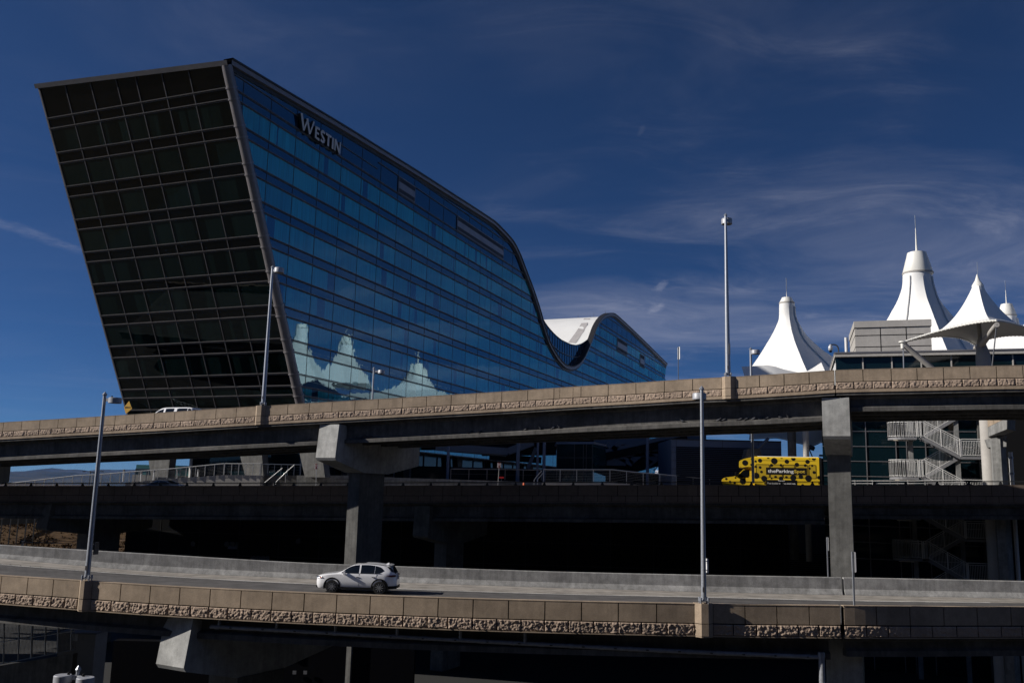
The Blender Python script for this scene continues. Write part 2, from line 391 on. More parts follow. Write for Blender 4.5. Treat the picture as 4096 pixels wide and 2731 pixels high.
def parapet(root,ln,joints,pillars,Hs,Hr,ledge,cell,amp,thick=.32,nb=1.5,rough=True,mt='tan',xr=None):
    smooth=MB(); rg=MB(); back=MB(); cop=MB(); led=MB()
    x0,x1=xr or (joints[0],joints[-1])
    segs=[(a,b) for a,b in zip(joints[:-1],joints[1:]) if not any(a<pa+8 and b>pb-8 and (b-a)<(pb-pa)*1.5 for pa,pb in pillars)]
    # rough course: three blocks to every two panels
    run=[]; cur=[]
    for a,b in segs:
        if cur and abs(cur[-1][1]-a)>3: run.append(cur); cur=[]
        cur.append((a,b))
    run.append(cur); k=0
    for c in run:
        i=0; smooth=MB(); rg=MB()
        for a,b in c:
            w=(b-a); L=(ln.p(b)-ln.p(a)).length; g=w*.025/L
            sweep(smooth,ln,a+g,b-g,[(0.,-.03),(0.,-Hs),(-thick,-Hs),(-thick,-.03)],40)
        while i<len(c):
            grp=c[i:i+2]; a,b=grp[0][0],grp[-1][1]; nblk=3 if len(grp)==2 else 2
            cuts=[a]+[a+(b-a)*(j+random.uniform(-.09,.09))/nblk for j in range(1,nblk)]+[b]
            for u,v in zip(cuts[:-1],cuts[1:]):
                L=(ln.p(v)-ln.p(u)).length; g=(v-u)*.02/L
                if rough: rough_band(rg,ln,u+g,v-g,-Hs-.05,-Hs-.035-Hr,amp,cell,k)
                else: sweep(rg,ln,u+g,v-g,[(-.01,-Hs-.035),(-.01,-Hs-.035-Hr),(-.1,-Hs-.035-Hr),(-.1,-Hs-.035)],40)
                k+=1
            i+=2
        smooth.build('smooth_panel_course',M[mt],root); rg.build('split_stone_course' ,M['tan_rough'] if rough else M[mt],root,smooth=50 if rough else None)
    sweep(back,ln,x0,x1,[(-.06,-.045),(-.06,-Hs-Hr-.05),(-thick+.02,-Hs-Hr-.05),(-thick+.02,-.045)])
    sweep(cop,ln,x0,x1,[(.012,.0),(.012,-.032),(-thick-.02,-.032),(-thick-.02,.0)])
    sweep(led,ln,x0,x1,[(.03,-Hs-Hr-.052),(.03,-Hs-Hr-.052-ledge),(-thick,-Hs-Hr-.052-ledge),(-thick,-Hs-Hr-.052)])
    back.build('joint_backing',M['joint'],root); cop.build('coping',M[mt],root); led.build('ledge_course',M[mt],root)
def pillar(root,ln,xa,xb,Hs,Hr,ledge,pro=.26,cham=.26):
    m=MB(); L=(ln.p(xb)-ln.p(xa)).length
    for z0,z1,e in ((.02,-Hs+.0,0.),(-Hs-.03,-Hs-Hr-.05,.015),(-Hs-Hr-.06,-Hs-Hr-.06-ledge,-.015)):
        c=(xb-xa)*cham/L; p0=[ln.q(xa,-.36,z0),ln.q(xa,0.0,z0),ln.q(xa+c,pro+e,z0),ln.q(xb-c,pro+e,z0),ln.q(xb,0.0,z0),ln.q(xb,-.36,z0)]
        m.prism(p0,(0,0,z1-z0))
    m.build('pillar',M['tan'],root,fix=True)
    j=MB(); c=(xb-xa)*cham/L; z0,z1=-Hs-.0,-Hs-Hr-.06
    j.prism([ln.q(xa,-.3,z0),ln.q(xa,-.03,z0),ln.q(xa+c,pro-.03,z0),ln.q(xb-c,pro-.03,z0),ln.q(xb,-.03,z0),ln.q(xb,-.3,z0)],(0,0,z1-z0))
    j.build('pillar_core',M['joint'],root,fix=True)
def girders(root,ln,x0,x1,offs,ztop,zbot,fl=.26,fw=.34,mt='conc_dark',web=.1):
    for o in offs:
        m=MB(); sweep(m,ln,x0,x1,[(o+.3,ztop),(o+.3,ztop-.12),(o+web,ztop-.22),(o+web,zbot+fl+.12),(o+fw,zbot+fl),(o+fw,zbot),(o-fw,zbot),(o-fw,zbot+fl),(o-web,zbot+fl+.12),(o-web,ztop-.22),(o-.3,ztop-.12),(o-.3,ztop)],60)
        m.build('girder',M[mt],root)
def hammerhead(root,front,d,w,ztop,h,drop,tc,cl,cw,L,zb,bat=.3,mt='pier',capname='pier_cap',colname='pier_column'):
    d=V((d[0],d[1],0)).normalized(); l=V((d.y,-d.x,0)); f=V((front[0],front[1],0))
    def q(t,z,s): p=f+d*t+l*s; p.z=z; return p
    pr=[(0,ztop),(-bat,ztop-h),(-bat+.16,ztop-h-.2),(tc-cl/2,ztop-h-drop),(tc+cl/2,ztop-h-drop),(L-.1,ztop-h-.2),(L,ztop-h),(L,ztop)]
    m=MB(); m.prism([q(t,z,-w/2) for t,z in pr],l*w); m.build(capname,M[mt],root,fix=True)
    m=MB(); m.ob(q(tc-cl/2,zb,-cw/2),d*cl,l*cw,(0,0,ztop-h-drop-zb)); m.build(colname,M['pier_shaded'],root)
def zx(z,xs): return [z(x,0)[0] for x in xs]
# ---- lower ramp
z0=Zm(0,2131,1.68); z1=Zm(1300,2131,1.568); z2=Zm(2600,2131,1.572)
low=[z0(0,283),z0(540,318),z0(1000,348),z0(1415,370),z0(1830,390),z0(2265,408),z1(930,410),z1(1380,422),z1(1840,432),(2778,2412.5),z2(597,449),z2(1200,455),z2(1630,460),z2(2270,464)]
LOW=Line(low,[(-1500,61.),(0,49.4),(842,46.5),(1893,44.4),(2780,43.7),(3363,43.7),(4096,45.6),(6000,52)])
lj=zx(z0,[13,190,362,538,622,815,1013,1211,1415,1622,1832,2047,2265])+zx(z1,[75,285,495,711,930,1152,1380,1609,1840,2080,2318])[1:]
lj1=lj[:4]; lj=[lj[0]-105*k for k in range(14,0,-1)]+lj
lj2=zx(z2,[395,597,797,1000,1197]); lj3=zx(z2,[1216,1422,1632,1845,2055,2267]); lj3+=[lj3[-1]+134*k for k in range(1,11)]
pil=[(z0(538,0)[0],z0(622,0)[0]),(z1(2318,0)[0],z2(395,0)[0])]
rl=thing('road_bridge',LOW.p(1600)-V((0,0,2)),'lower curved ramp bridge with tan stone parapet, carrying the white car past the camera','bridge')
HS,HR=.86,.50
parapet(rl,LOW,lj+[pil[1][1]]+lj2[1:],pil,HS,HR,.05,.028,.075,xr=(lj[0],lj2[-1]))
parapet(rl,LOW,lj3,[],HS,HR,.05,.035,.06)
for a,b in pil: pillar(rl,LOW,a,b,HS,HR,.06)
jx=z2(1206,0)[0]
W_L=14.5
m=MB(); sweep(m,LOW,lj[0],jx-6,[(-.05,-1.3),(-.05,-1.46),(-W_L-.6,-1.5),(-W_L-.6,-1.22),(-.35,-1.22)]); sweep(m,LOW,jx+4,lj3[-1],[(-.05,-1.3),(-.05,-1.46),(-W_L-.6,-1.5),(-W_L-.6,-1.22),(-.35,-1.22)])
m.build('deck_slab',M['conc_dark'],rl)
girders(rl,LOW,lj[0],jx-30,(-1.05,-4.3,-7.6,-10.9,-14.),-1.47,-2.52)
girders(rl,LOW,jx+30,lj3[-1],(-.75,-4.3,-7.6,-10.9,-14.),-1.47,-2.35,fw=.22)
fc=[( (-1000,2455),61)]
fr=P(718,2461,47.6); hammerhead(rl,fr,(.5,.866),2.0,fr.z,2.36,1.0,4.9,3.4,2.1,11.5,GZ,.36)
fr=P(3373,2556,45.2); hammerhead(rl,fr,(.36,.93),1.62,fr.z,3.6,1.0,4.4,3.,1.6,10.5,GZ,.1)
# barrier on the far side, back-projected edge by edge
bt=[z0(0,80),z0(1000,140),z0(2150,205),z1(500,210),z1(1500,243),z1(2352,262),z2(1200,278),z2(2352,302)]
bb=[z0(0,172),z0(1000,258),z0(2150,312),z1(500,312),z1(1500,346),z1(2352,370),z2(1200,391),z2(2352,413)]
by=smooth_lerp([p[0] for p in bb],[p[1] for p in bb]); ty=smooth_lerp([p[0] for p in bt],[p[1] for p in bt])
BY=smooth_lerp([-1500,0,595,1280,1619,2257,2800,3363,4096,6000],[60.5,60.2,60.,59.7,59.5,59.2,59.,58.8,58.6,58.4])
class BL(Line):
    def __init__(s): pass
    def fy(s,x): return by(x)
    def fY(s,x): return BY(x)
BAR=BL()
def bar_h(x): return (P(x,ty(x),BY(x)+.3).z-P(x,by(x),BY(x)).z)
m=MB(); vs=[];fs=[]; k=0; m2=MB()
def barrier_run(mb,x0,x1):
    G=[]; n=int((x1-x0)/50)+1
    for i in range(n+1):
        x=x0+(x1-x0)*i/n; p,t,nn=BAR.fr(x); h=bar_h(x)
        G.append([p+nn*o+V((0,0,z)) for o,z in ((.03,-.6),(.02,0.0),(0,.06*h),(-.19,.34*h),(-.215,.97*h),(-.24,h),(-.5,h),(-.55,-.6))])
    mb.grid(G); mb.poly([q for q in G[0]][::-1]); mb.poly(G[-1])
barrier_run(m,-2200,3371); barrier_run(m,3382,6200)
m.build('concrete_barrier',M['barrier'],rl,fix=True)
# road sheets
def strip(name,mat,fa,fb,x0,x1,dz=0,step=40):
    G=[]; n=int((x1-x0)/step)
    for i in range(n+1):
        x=x0+(x1-x0)*i/n; a,b=fa(x),fb(x); G.append([a+V((0,0,dz)),(a+b)/2+V((0,0,dz)),b+V((0,0,dz))])
    return MB().grid(G,True).build(name,mat)
RD=lambda x:LOW.q(x,-.33,-.9)
BF=lambda x:BAR.q(x,-.02,.012)
ll=[z0(0,212),z0(1000,285),z0(2150,347),z1(500,351),z1(1500,384),z1(2352,402),z2(1200,425),z2(2100,437)]
ly=smooth_lerp([p[0] for p in ll],[p[1] for p in ll])
def on_road(x,y):                            # photo point -> point on the sloping road sheet
    a,b=RD(x),BF(x); r=ray(x,y)
    dy,dz=b.y-a.y,b.z-a.z; q=r*((a.z*dy-a.y*dz)/(r.z*dy-r.y*dz))
    return q
put(strip('road',M['asphalt'],lambda x:LOW.q(x,-.3,-.9),BF,-1900,5400),kind='structure')
LP=lambda x:on_road(x,ly(x))
put(strip('road_shoulder',M['shoulder'],lambda x:LP(x),BF,-300,4400,.006),kind='structure')
def lane(x,o):
    p=LP(x); t=(LP(x+20)-LP(x-20)); n=V((t.y,-t.x,0)).normalized(); return p+n*o
put(strip('lane_line',M['paint'],lambda x:lane(x,.075),lambda x:lane(x,-.075),-300,3960,.012),kind='structure')
# ---- upper ramp
u0=Zm(0,900,1.68); u1=Zm(1000,900,1.68); u2=Zm(2000,900,2.351); u3=Zm(2900,850,1.966)
up=[u0(0,1325),u0(910,1270),u0(1720,1217),u1(400,1195),u1(1025,1158),u1(1693,1118),u1(2222,1082),u2(1275,1482),u2(1810,1445),(2941,1506),u3(660,1252),u3(862,1238),u3(1508,1220),u3(2132,1203),(4096,1460)]
UP=Line(up,[(-1500,88),(0,81.),(1000,74.2),(2000,69.),(2900,63.),(3338,60.6),(4096,57.6),(6000,52)])
uj=zx(u0,[25,148,270,393,518,645,776,907,1040,1175,1313,1453,1590,1720,1788])+zx(u1,[255,400,553,707,863,1025,1187,1353,1520,1693,1867,2043,2222])+zx(u2,[510,762,1018,1278,1545,1810,2085])
uj=[uj[0]-72*k for k in range(16,0,-1)]+uj
ujb=zx(u2,[2208])+zx(u3,[270,463,660,860]); ujc=zx(u3,[866,1083,1305,1508,1716,1923,2132,2340]); ujc+=[ujc[-1]+108*k for k in range(1,11)]
upil=[(u0(1720,0)[0],u0(1788,0)[0]),(u2(2085,0)[0],u2(2208,0)[0])]
ru=thing('road_bridge',UP.p(2000)-V((0,0,2)),'upper ramp bridge climbing to the right in front of the glass hotel, on hammerhead piers','bridge')
UH,UR,UL=.80,.47,.20
parapet(ru,UP,uj+[upil[1][1]]+ujb[1:],upil,UH,UR,UL,.042,.065,xr=(uj[0],ujb[-1]))
parapet(ru,UP,ujc,[],UH,UR,UL,.042,.065)
for a,b in upil: pillar(ru,UP,a,b,UH,UR,UL)
W_U=11.2; ux=u3(863,0)[0]
m=MB()
for a,b in ((uj[0],ux-3),(ux+3,ujc[-1])): sweep(m,UP,a,b,[(-.05,-1.53),(-.05,-1.7),(-W_U,-1.7),(-W_U,-.3),(-W_U+.3,-.3),(-W_U+.3,-1.0),(-.3,-1.0)])
m.build('deck_slab',M['conc_dark'],ru)
girders(ru,UP,uj[0],ux-40,(-1.1,-3.6,-6.3,-9.),-1.71,-3.3)
girders(ru,UP,ux+40,ujc[-1],(-.75,-3.6,-6.3,-9.),-1.71,-2.75,fw=.24)
fr=P(1318,1697,72.6); hammerhead(ru,fr,(.42,.907),1.85,fr.z,2.62,1.05,5.65,3.7,1.1,12.6,GZ,.3)
fr=P(3341,1590,60.8); hammerhead(ru,fr,(.36,.93),1.72,fr.z,2.55,1.1,4.6,3.,1.5,10.4,GZ,.0)
fr=P(-520,1790,82.); hammerhead(ru,fr,(.54,.84),2.0,fr.z,2.62,1.05,5.9,4.,1.8,12.2,GZ,.3)
put(strip('road',M['asphalt'],lambda x:UP.q(x,-.33,-.98),lambda x:UP.q(x,-W_U+.33,-.98),-1100,5000),kind='structure')
# ---- middle deck
m0=Zm(0,1600,1.68); m3=Zm(2700,1500,1.685)
MID=Line([(-800,1943),m0(0,575),(1400,1941.5),(2400,1939),m3(0,740),m3(2350,738),(4800,1937)],[(-1500,98),(0,91),(1400,84.5),(2600,78),(3400,74.4),(4096,72.2),(6000,69)])
mj=[-900]
while mj[-1]<5200: mj.append(mj[-1]+1.72*3700/MID.fY(mj[-1])*.985)
rm=thing('road_bridge',MID.p(2000)-V((0,0,2)),'level middle deck bridge in shade behind the upper ramp piers, carrying the spotted bus','bridge')
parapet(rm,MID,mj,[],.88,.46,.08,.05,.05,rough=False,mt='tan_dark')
W_M=12.6
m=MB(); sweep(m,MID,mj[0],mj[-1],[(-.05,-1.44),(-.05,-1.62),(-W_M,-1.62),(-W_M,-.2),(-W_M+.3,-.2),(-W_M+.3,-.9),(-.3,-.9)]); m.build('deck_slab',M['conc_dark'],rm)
girders(rm,MID,mj[0],3300,(-1.1,-3.9,-6.9,-9.9),-1.63,-3.15)
girders(rm,MID,3330,mj[-1],(-.85,-3.9,-6.9,-9.9),-1.63,-2.7,fw=.25)
fr=P(186,2010,91.2); hammerhead(rm,fr,(.5,.866),1.75,fr.z,2.4,.7,6.2,3.6,1.9,12.,GZ,.3,'pier_shaded')
fr=P(1690,2022,83.6); hammerhead(rm,fr,(.45,.89),1.6,fr.z,2.6,.8,5.,3.2,1.3,11.,GZ,.2,'pier_shaded')
# plaza slab joining the deck to the hotel forecourt
G=[]; x=-880
while x<=4700: q=MID.q(x,-W_M+.2,-.95); yf=103.2 if x<3230 else 93.2; G.append([V((q.x,q.y,q.z-.6)),V((q.x,q.y,q.z)),V((q.x*1.02,max(yf,q.y+2),q.z)),V((q.x*1.02,max(yf,q.y+2),q.z-.6)),V((q.x,q.y,q.z-.6))]); x+=60
put(MB().grid(G,True).build('plaza_pavement',M['shoulder']),kind='structure')
# low dark guard rail on the deck edge
m=MB(); sweep(m,MID,-900,4900,[(-.14,.30),(-.14,.22),(-.22,.22),(-.22,.30)]); m.build('guard_rail',M['raildark'],rm)
m=MB(); sweep(m,MID,-900,4900,[(-.16,.17),(-.16,.145),(-.2,.145),(-.2,.17)]); m.build('lower_guard_rail',M['raildark'],rm)
x=-880; 
while x<4900:
    m=MB(); a=MID.q(x,-.18,-.01); p,t,n=MID.fr(x); m.prism([a-t*.16-n*.05,a-t*.04-n*.05+V((0,0,.26)),a+t*.04-n*.05+V((0,0,.26)),a+t*.16-n*.05],n*.1)
    if -60<x<4160: m.build('rail_bracket',M['raildark'],rm)
    x+=2.55*3700/MID.fY(x)*.985
put(strip('road',M['asphalt'],lambda x:MID.q(x,-.33,-.88),lambda x:MID.q(x,-W_M+.33,-.88),-800,4900),kind='structure')
# ------------------------------------------------------------ glass hotel
TH=R(21.9); E1=V((math.sin(TH),math.cos(TH),0)); E2=V((-math.cos(TH),math.sin(TH),0)); NF=V((math.cos(TH),-math.sin(TH),0))
O0=P(1200,1605,100); O0z=O0.z; OB=V((O0.x,O0.y,0))
TLT=-.4986
def sc(z): return TLT*(z-O0z)                       # leaning south edge
def se(z): return 187.4+(z-39.6)*.49                # leaning north edge
def HF(s,z,o=0): return OB+E1*s+NF*o+V((0,0,z))     # long facade
ZN=V((0,0,1)); TW=(ZN+E1*TLT).normalized(); NE=E2.cross(TW).normalized()
if NE.y>0: NE=-NE
def HE(q,z,o=0): return OB+E1*sc(z)+E2*q+NE*o+V((0,0,z))   # leaning end facade
def HQ(x,y,off=0):
    r=ray(x,y); p=r*((OB+NF*off).dot(NF)/r.dot(NF)); return (p-OB).dot(E1),p.z
PR=[(889,232),(910,236),(1086,340.5),(1377,513),(1526,605),(1663,689),(1788,769),(1913,849),(1967,885),(2008,924),(2044,965),(2072,1018),(2094,1075),(2123,1151),(2147,1221),(2170,1300),(2191,1363.6),(2213,1406),(2238,1442),(2259.5,1461),(2281,1466),(2306,1457),(2327.5,1432),(2344.5,1398),(2361.6,1355),(2378.6,1308),(2395.6,1278.6),(2412.6,1261.6),(2434,1253),(2455,1257),(2480.6,1278.6),(2553,1346.6),(2665.7,1457)]
_pp=[HQ(*q) for q in PR]; _pp=[p for p in _pp if p[0]>-16.2]
prof=smooth_lerp([p[0] for p in _pp],[p[1] for p in _pp])
BAY=4.647; S0=.79; WD=24.7
def wz(k): return 38.33-3.362*k
ROWS=[(wz(k),wz(k)-2.33) for k in range(7)]+[(14.58,12.31),(11.02,8.7),(7.6,5.3)]
LINES=[39.33]+[z for k in range(7) for z in (wz(k),wz(k)-2.33)]+[14.58,12.31,11.02,10.05,8.7]
ZB=7.4
def mk_facade(name,wall,curt,dark,tint,refl,seed,udir,u0,pitch,gapk,rough=.012):
    t=NT(name); p=t.pos()
    u=t.math('SUBTRACT',t.vm('DOT_PRODUCT',p,tuple(udir)),u0); z=t.n('ShaderNodeSeparateXYZ',i_0=p).outputs[2]
    cu=t.math('DIVIDE',u,pitch); ci=t.math('FLOOR',cu); fu=t.math('FRACT',cu); kz=t.math('FLOOR',t.math('DIVIDE',t.math('SUBTRACT',z,38.6),3.362))
    wn=t.n('ShaderNodeTexWhiteNoise',noise_dimensions='3D'); t.l(t.n('ShaderNodeCombineXYZ',i_0=ci,i_1=kz,i_2=float(seed)).outputs[0],wn.inputs['Vector'])
    rs=t.n('ShaderNodeSeparateColor',i_0=wn.outputs['Color'])
    if wall: col=c4(dark)
    else:
        fold=t.noise(t.n('ShaderNodeCombineXYZ',i_0=t.math('MULTIPLY',u,5.),i_1=t.math('MULTIPLY',z,.12),i_2=t.math('MULTIPLY',rs.outputs[2],40.)).outputs[0],1.,3,.6)
        cl=t.mix(1.,c4(curt),t.math('MULTIPLY',t.ramp(fold,.3,.7,.72,1.2),t.math('ADD',.75,t.math('MULTIPLY',rs.outputs[2],.5))),'MULTIPLY')
        gc=t.math('ADD',.12,t.math('MULTIPLY',rs.outputs[0],.76)); gw=t.math('MULTIPLY',t.math('MAXIMUM',t.math('SUBTRACT',rs.outputs[1],gapk),0.),.55)
        gap=t.ramp(t.math('SUBTRACT',t.math('ABSOLUTE',t.math('SUBTRACT',fu,gc)),gw),-.008,.008,1.,0.)
        col=t.mix(gap,cl,c4(dark))
    wob=t.noise(t.n('ShaderNodeCombineXYZ',i_0=t.math('ADD',u,t.math('MULTIPLY',ci,7.3)),i_1=t.math('ADD',z,t.math('MULTIPLY',kz,3.7)),i_2=0.).outputs[0],.55,2,.5)
    fine=t.noise(p,2.6,2,.5)
    nb=t.bump(t.math('ADD',wob,t.math('MULTIPLY',fine,.05)),.09,.06)
    df=t.n('ShaderNodeBsdfDiffuse',i_Color=col); gl=t.n('ShaderNodeBsdfGlossy',i_Color=c4(tint),i_Roughness=rough); t.l(nb,gl.inputs['Normal'])
    fr=t.n('ShaderNodeFresnel'); fr.inputs['IOR'].default_value=refl
    mx=t.n('ShaderNodeMixShader'); t.l(fr,mx.inputs[0]); t.t.links.new(df.outputs[0],mx.inputs[1]); t.t.links.new(gl.outputs[0],mx.inputs[2])
    t.t.links.new(mx.outputs[0],t.out.inputs[0]); return t.m
u00=OB.dot(E1)+S0; q00=OB.dot(E2)
GT=(.56,.86,1.)
M['fwall']=mk_facade('spandrel_glass_blue',True,None,(.0006,.007,.026),GT,2.75,1,E1,u00,BAY,.6)
M['fwin']=mk_facade('window_glass_curtained',False,(.016,.25,.30),(.002,.018,.05),GT,3.0,1,E1,u00,BAY,.62)
M['ewall']=mk_facade('end_spandrel_glass',True,None,(.002,.002,.0022),(.45,.5,.52),1.6,2,E2,q00,3.5,.6)
M['ewin']=mk_facade('end_window_glass',False,(.0035,.0085,.008),(.0008,.0018,.0018),(.5,.6,.62),1.6,2,E2,q00,3.5,.25)
H=thing('hotel',OB+E1*60+E2*12+V((0,0,-3)),'long dark blue glass hotel with a swooping saddle roof and a leaning end wall','building')
# wall sheets under the roof line
m=MB(); G=[]; s=-16.3; ss=[]
while s<190: ss.append(s); s+=.25 if s<-9 else (1.0 if 50<s<136 else 2.5)
def zlow(s):
    z=ZB
    if s<sc(ZB): z=max(z,O0z+s/TLT)
    if s>se(ZB): z=max(z,39.6+(s-187.4)/.49)
    return z
for s in ss:
    t=prof(s)-.25; b=zlow(s)
    if t>b: G.append([HF(s,b),HF(s,(t+b)/2),HF(s,t)])
m.grid(G,True); m.build('spandrel_glass',M['fwall'],H)
wins=[]
for k,(a,b) in enumerate(ROWS):
    for j in range(-5,41):
        sa=S0+BAY*j+.06; sb=S0+BAY*(j+1)-.06
        lo=sc((a+b)/2)+.55
        if sb<lo+.3 or sa>se(b)-1: continue
        pts=[]
        n=1 if min(prof(sa),prof(sb),prof((sa+sb)/2))-1.0>a else 8
        G=[]
        for i in range(n+1):
            s=sa+(sb-sa)*i/n; zt=min(a-.06,prof(s)-1.0); zb=b+.06
            if zt>zb: 
                xa=max(s,sc(zb)+.5); xt=max(s,sc(zt)+.5); xa=min(xa,se(zb)-.4)
                G.append([HF(xa,zb,.015),HF(xt,zt,.015)])
        if len(G)>1: wins.append((k*3.4+ (sa+9)*.36 if sa>-20 else 0,G))
wins.sort(key=lambda w:(sum((q-V((0,0,0))).length for q in w[1][0])))
for i,(c,G) in enumerate(wins[:60]): MB().grid(G,True).build('guest_window',M['fwin'],H)
m=MB()
for c,G in wins[60:]: m.grid(G,True)
put(m.build('guest_windows_beyond',M['fwin'],H),kind='stuff')
# top strip panels and rails
def rail_s(mb,z,s0,s1,h,o):
    # clip by the roof line
    run=None; s=s0
    while s<=s1+.01:
        ok=prof(s)-.9>z
        if ok and run is None: run=s
        if (not ok or s+.5>s1) and run is not None:
            if s-run>.6: mb.ob(HF(run,z-h/2),E1*(s-run),NF*o,ZN*h)
            run=None
        s+=.5
m=MB()
for z in LINES+[5.3]: 
    if z>ZB-3: rail_s(m,z+.05,sc(z)+.4,se(z)-.1,.075,.11); rail_s(m,z-.08,sc(z)+.4,se(z)-.1,.045,.09)
rail_s(m,41.75,14.,se(41)-1,.09,.12); rail_s(m,43.0,3.,60,.08,.12); rail_s(m,40.8,-15.2,14,.07,.1)
m.build('horizontal_mullion',M['raild'],H)
m=MB()
for j in range(-5,41):
    s=S0+BAY*j
    zb=max(ZB,zlow(s)); zt=prof(s)-.5
    if zt>zb: m.ob(HF(s-.03,zb),E1*.06,NF*.03,ZN*(zt-zb))
m.build('vertical_mullion',M['capdark'],H)
# louvred plant vents
y2=Zm(800,150,1.68); yh=Zm(2000,900,2.351)
def vent(sa,sb,za,zb):
    m=MB(); m.ob(HF(sa,zb,.02),E1*(sb-sa),NF*.05,ZN*(za-zb)); v=m.build('plant_vent',M['dark'],H)
    m=MB(); h=za-zb; m.ob(HF(sa,zb+.28*h,.02),E1*(sb-sa),NF*.13,ZN*(.42*h)); m.build('vent_panel',M['trim'],v)
    m=MB()
    for i in range(9): m.ob(HF(sa,zb+h*(.03+.027*i) if i<9 else 0,.02),E1*(sb-sa),NF*.1,ZN*.03)
    for i in range(8): m.ob(HF(sa,zb+h*(.74+.03*i),.02),E1*(sb-sa),NF*.1,ZN*.03)
    m.build('vent_slat',M['louvre'],v)
    m=MB(); m.bar(HF(sa,zb,.1),HF(sa,za,.1),.1); m.bar(HF(sb,zb,.1),HF(sb,za,.1),.1); m.bar(HF(sa,za,.1),HF(sb,za,.1),.1); m.bar(HF(sa,zb,.1),HF(sb,zb,.1),.1); m.build('vent_frame',M['trim'],v)
sv=HQ(*y2(1336,1040))[0]; j0=round((sv-S0)/BAY); vent(S0+BAY*j0,S0+BAY*(j0+1),41.7,39.5)
sv=HQ(*y2(1725,1300))[0]; j0=round((sv-S0)/BAY)
for j in range(j0,j0+4): vent(S0+BAY*j,S0+BAY*(j+1),41.7,39.5)
sv=HQ(*yh(1082,1030))[0]; se_=HQ(*yh(1200,1100))[0]; j0=round((sv-S0)/BAY); j1=round((se_-S0)/BAY)
for j in range(j0,j1): vent(S0+BAY*j,S0+BAY*(j+1),38.4,35.2)
sv=HQ(*yh(1310,1180))[0]; j0=round((sv-S0)/BAY); vent(S0+BAY*j0,S0+BAY*(j0+1),37.8,34.4)
# roof edge along the swoop
def edge(mb,o0,o1,d0,d1,s0=-15.7,s1=187.,side=None):
    G=[]; s=s0; 
    while s<=s1:
        ds=.25; z=prof(s); sl=(prof(s+ds)-prof(s-ds))/(2*ds); nrm=V((-sl,1)).normalized()
        def pt(d,o): return HF(s+nrm.x*d,z+nrm.y*d,o)
        G.append([pt(d0,o0),pt(d0,o1),pt(d1,o1),pt(d1,o0),pt(d0,o0)]); s+=.5 if 48<s<140 else 1.5
    mb.grid(G,True)
m=MB(); edge(m,-.5,.42,-.58,-.10); m.build('roof_fascia',M['fascia'],H,smooth=40)
m=MB(); edge(m,-.6,.55,-.10,.10); m.build('roof_coping',M['capdark'],H,smooth=40)
m=MB(); edge(m,-.3,.12,-1.0,-.58); m.build('roof_shade_strip',M['capdark'],H,smooth=40)  # dark strip with the shade under the fascia put into its colour
# corner column with rings
top=HF(sc(40.9),40.9); m=MB(); cpath=[HF(sc(z)+.12,z,-.1)+E2*.0 for z in (ZB-2.5,12,22,32,41.3)]
m.tube(cpath,.52,20); m.build('corner_column',M['column'],H,smooth=60)
m=MB()
for z in LINES:
    c=HF(sc(z)+.12,z,-.1); dd=TW; m=MB(); m.tube([c-dd*.07,c+dd*.07],.60,20); m.build('column_ring',M['trim'],H,smooth=40)
# end facade (leans out over the ramp)
def ET(q): return 41.55+q*.042
m=MB(); m.grid([[HE(q,ZB-2.4),HE(q,ET(q)-.1)] for q in (0,WD)]); m.build('end_spandrel_glass',M['ewall'],H)
QM=[0,4.7,8.1,11.5,14.08,17.56,21.07,WD]
EROWS=ROWS[:9]+[(9.9,7.0)]
for a,b in EROWS:
    for qa,qb in zip(QM[:-1],QM[1:]):
        f=MB().grid([[HE(qa+(.6 if qa==0 else .06),b+.06,.02),HE(qa+(.6 if qa==0 else .06),a-.06,.02)],[HE(qb-.06,b+.06,.02),HE(qb-.06,a-.06,.02)]])
        if b>9: f.build('end_window',M['ewin'],H)
        else: f.build('end_lower_window',M['ewin'],H)
m=MB()
for z in LINES:
    for dz,h,o in ((.06,.10,.14),(-.09,.05,.10)): m.ob(HE(.3,z+dz-h/2),E2*(WD-.2),NE*o,TW*h)
m.build('end_horizontal_mullion',M['rende'],H)
m=MB()
for q in QM[1:]: m.ob(HE(q-.05,ZB-2.4),E2*.10,NE*.10,HE(q,ET(q)-.2)-HE(q,ZB-2.4))
m.build('end_vertical_mullion',M['rende'],H)
m=MB(); m.grid([[HE(q,ET(q)-.34,.05),HE(q,ET(q)-.34,.36),HE(q,ET(q)+.10,.36),HE(q,ET(q)+.10,-.3)] for q in (-.35,WD+.3)],True); m.build('end_roof_fascia',M['cap'],H)
m=MB(); m.ob(HE(WD-.05,ZB-2.4,-.3),E2*.25,NE*.38,HE(0,42.3)-HE(0,ZB-2.4)); m.build('end_edge_trim',M['trim'],H)
# roof, back, far end, soffit
G=[]
s=-15.5
while s<186:
    z=prof(s)-.75
    b=[]
    for d in (0.3,.8,WD*.6,WD-.4): b.append(HF(max(s,sc(z)+.3),z,0)+E2*d)
    b[0]=b[0]; G.append(b); s+=.5 if 48<s<140 else 2.
for i0,i1 in ((0,4),):
    m=MB(); m.grid([r[1:] for r in G],True); m.grid([r[:3] for r in G if r[3]<1],True) if False else None
    m.v=[q for q in m.v]; m.build('membrane_roof',M['white'],H,smooth=60)
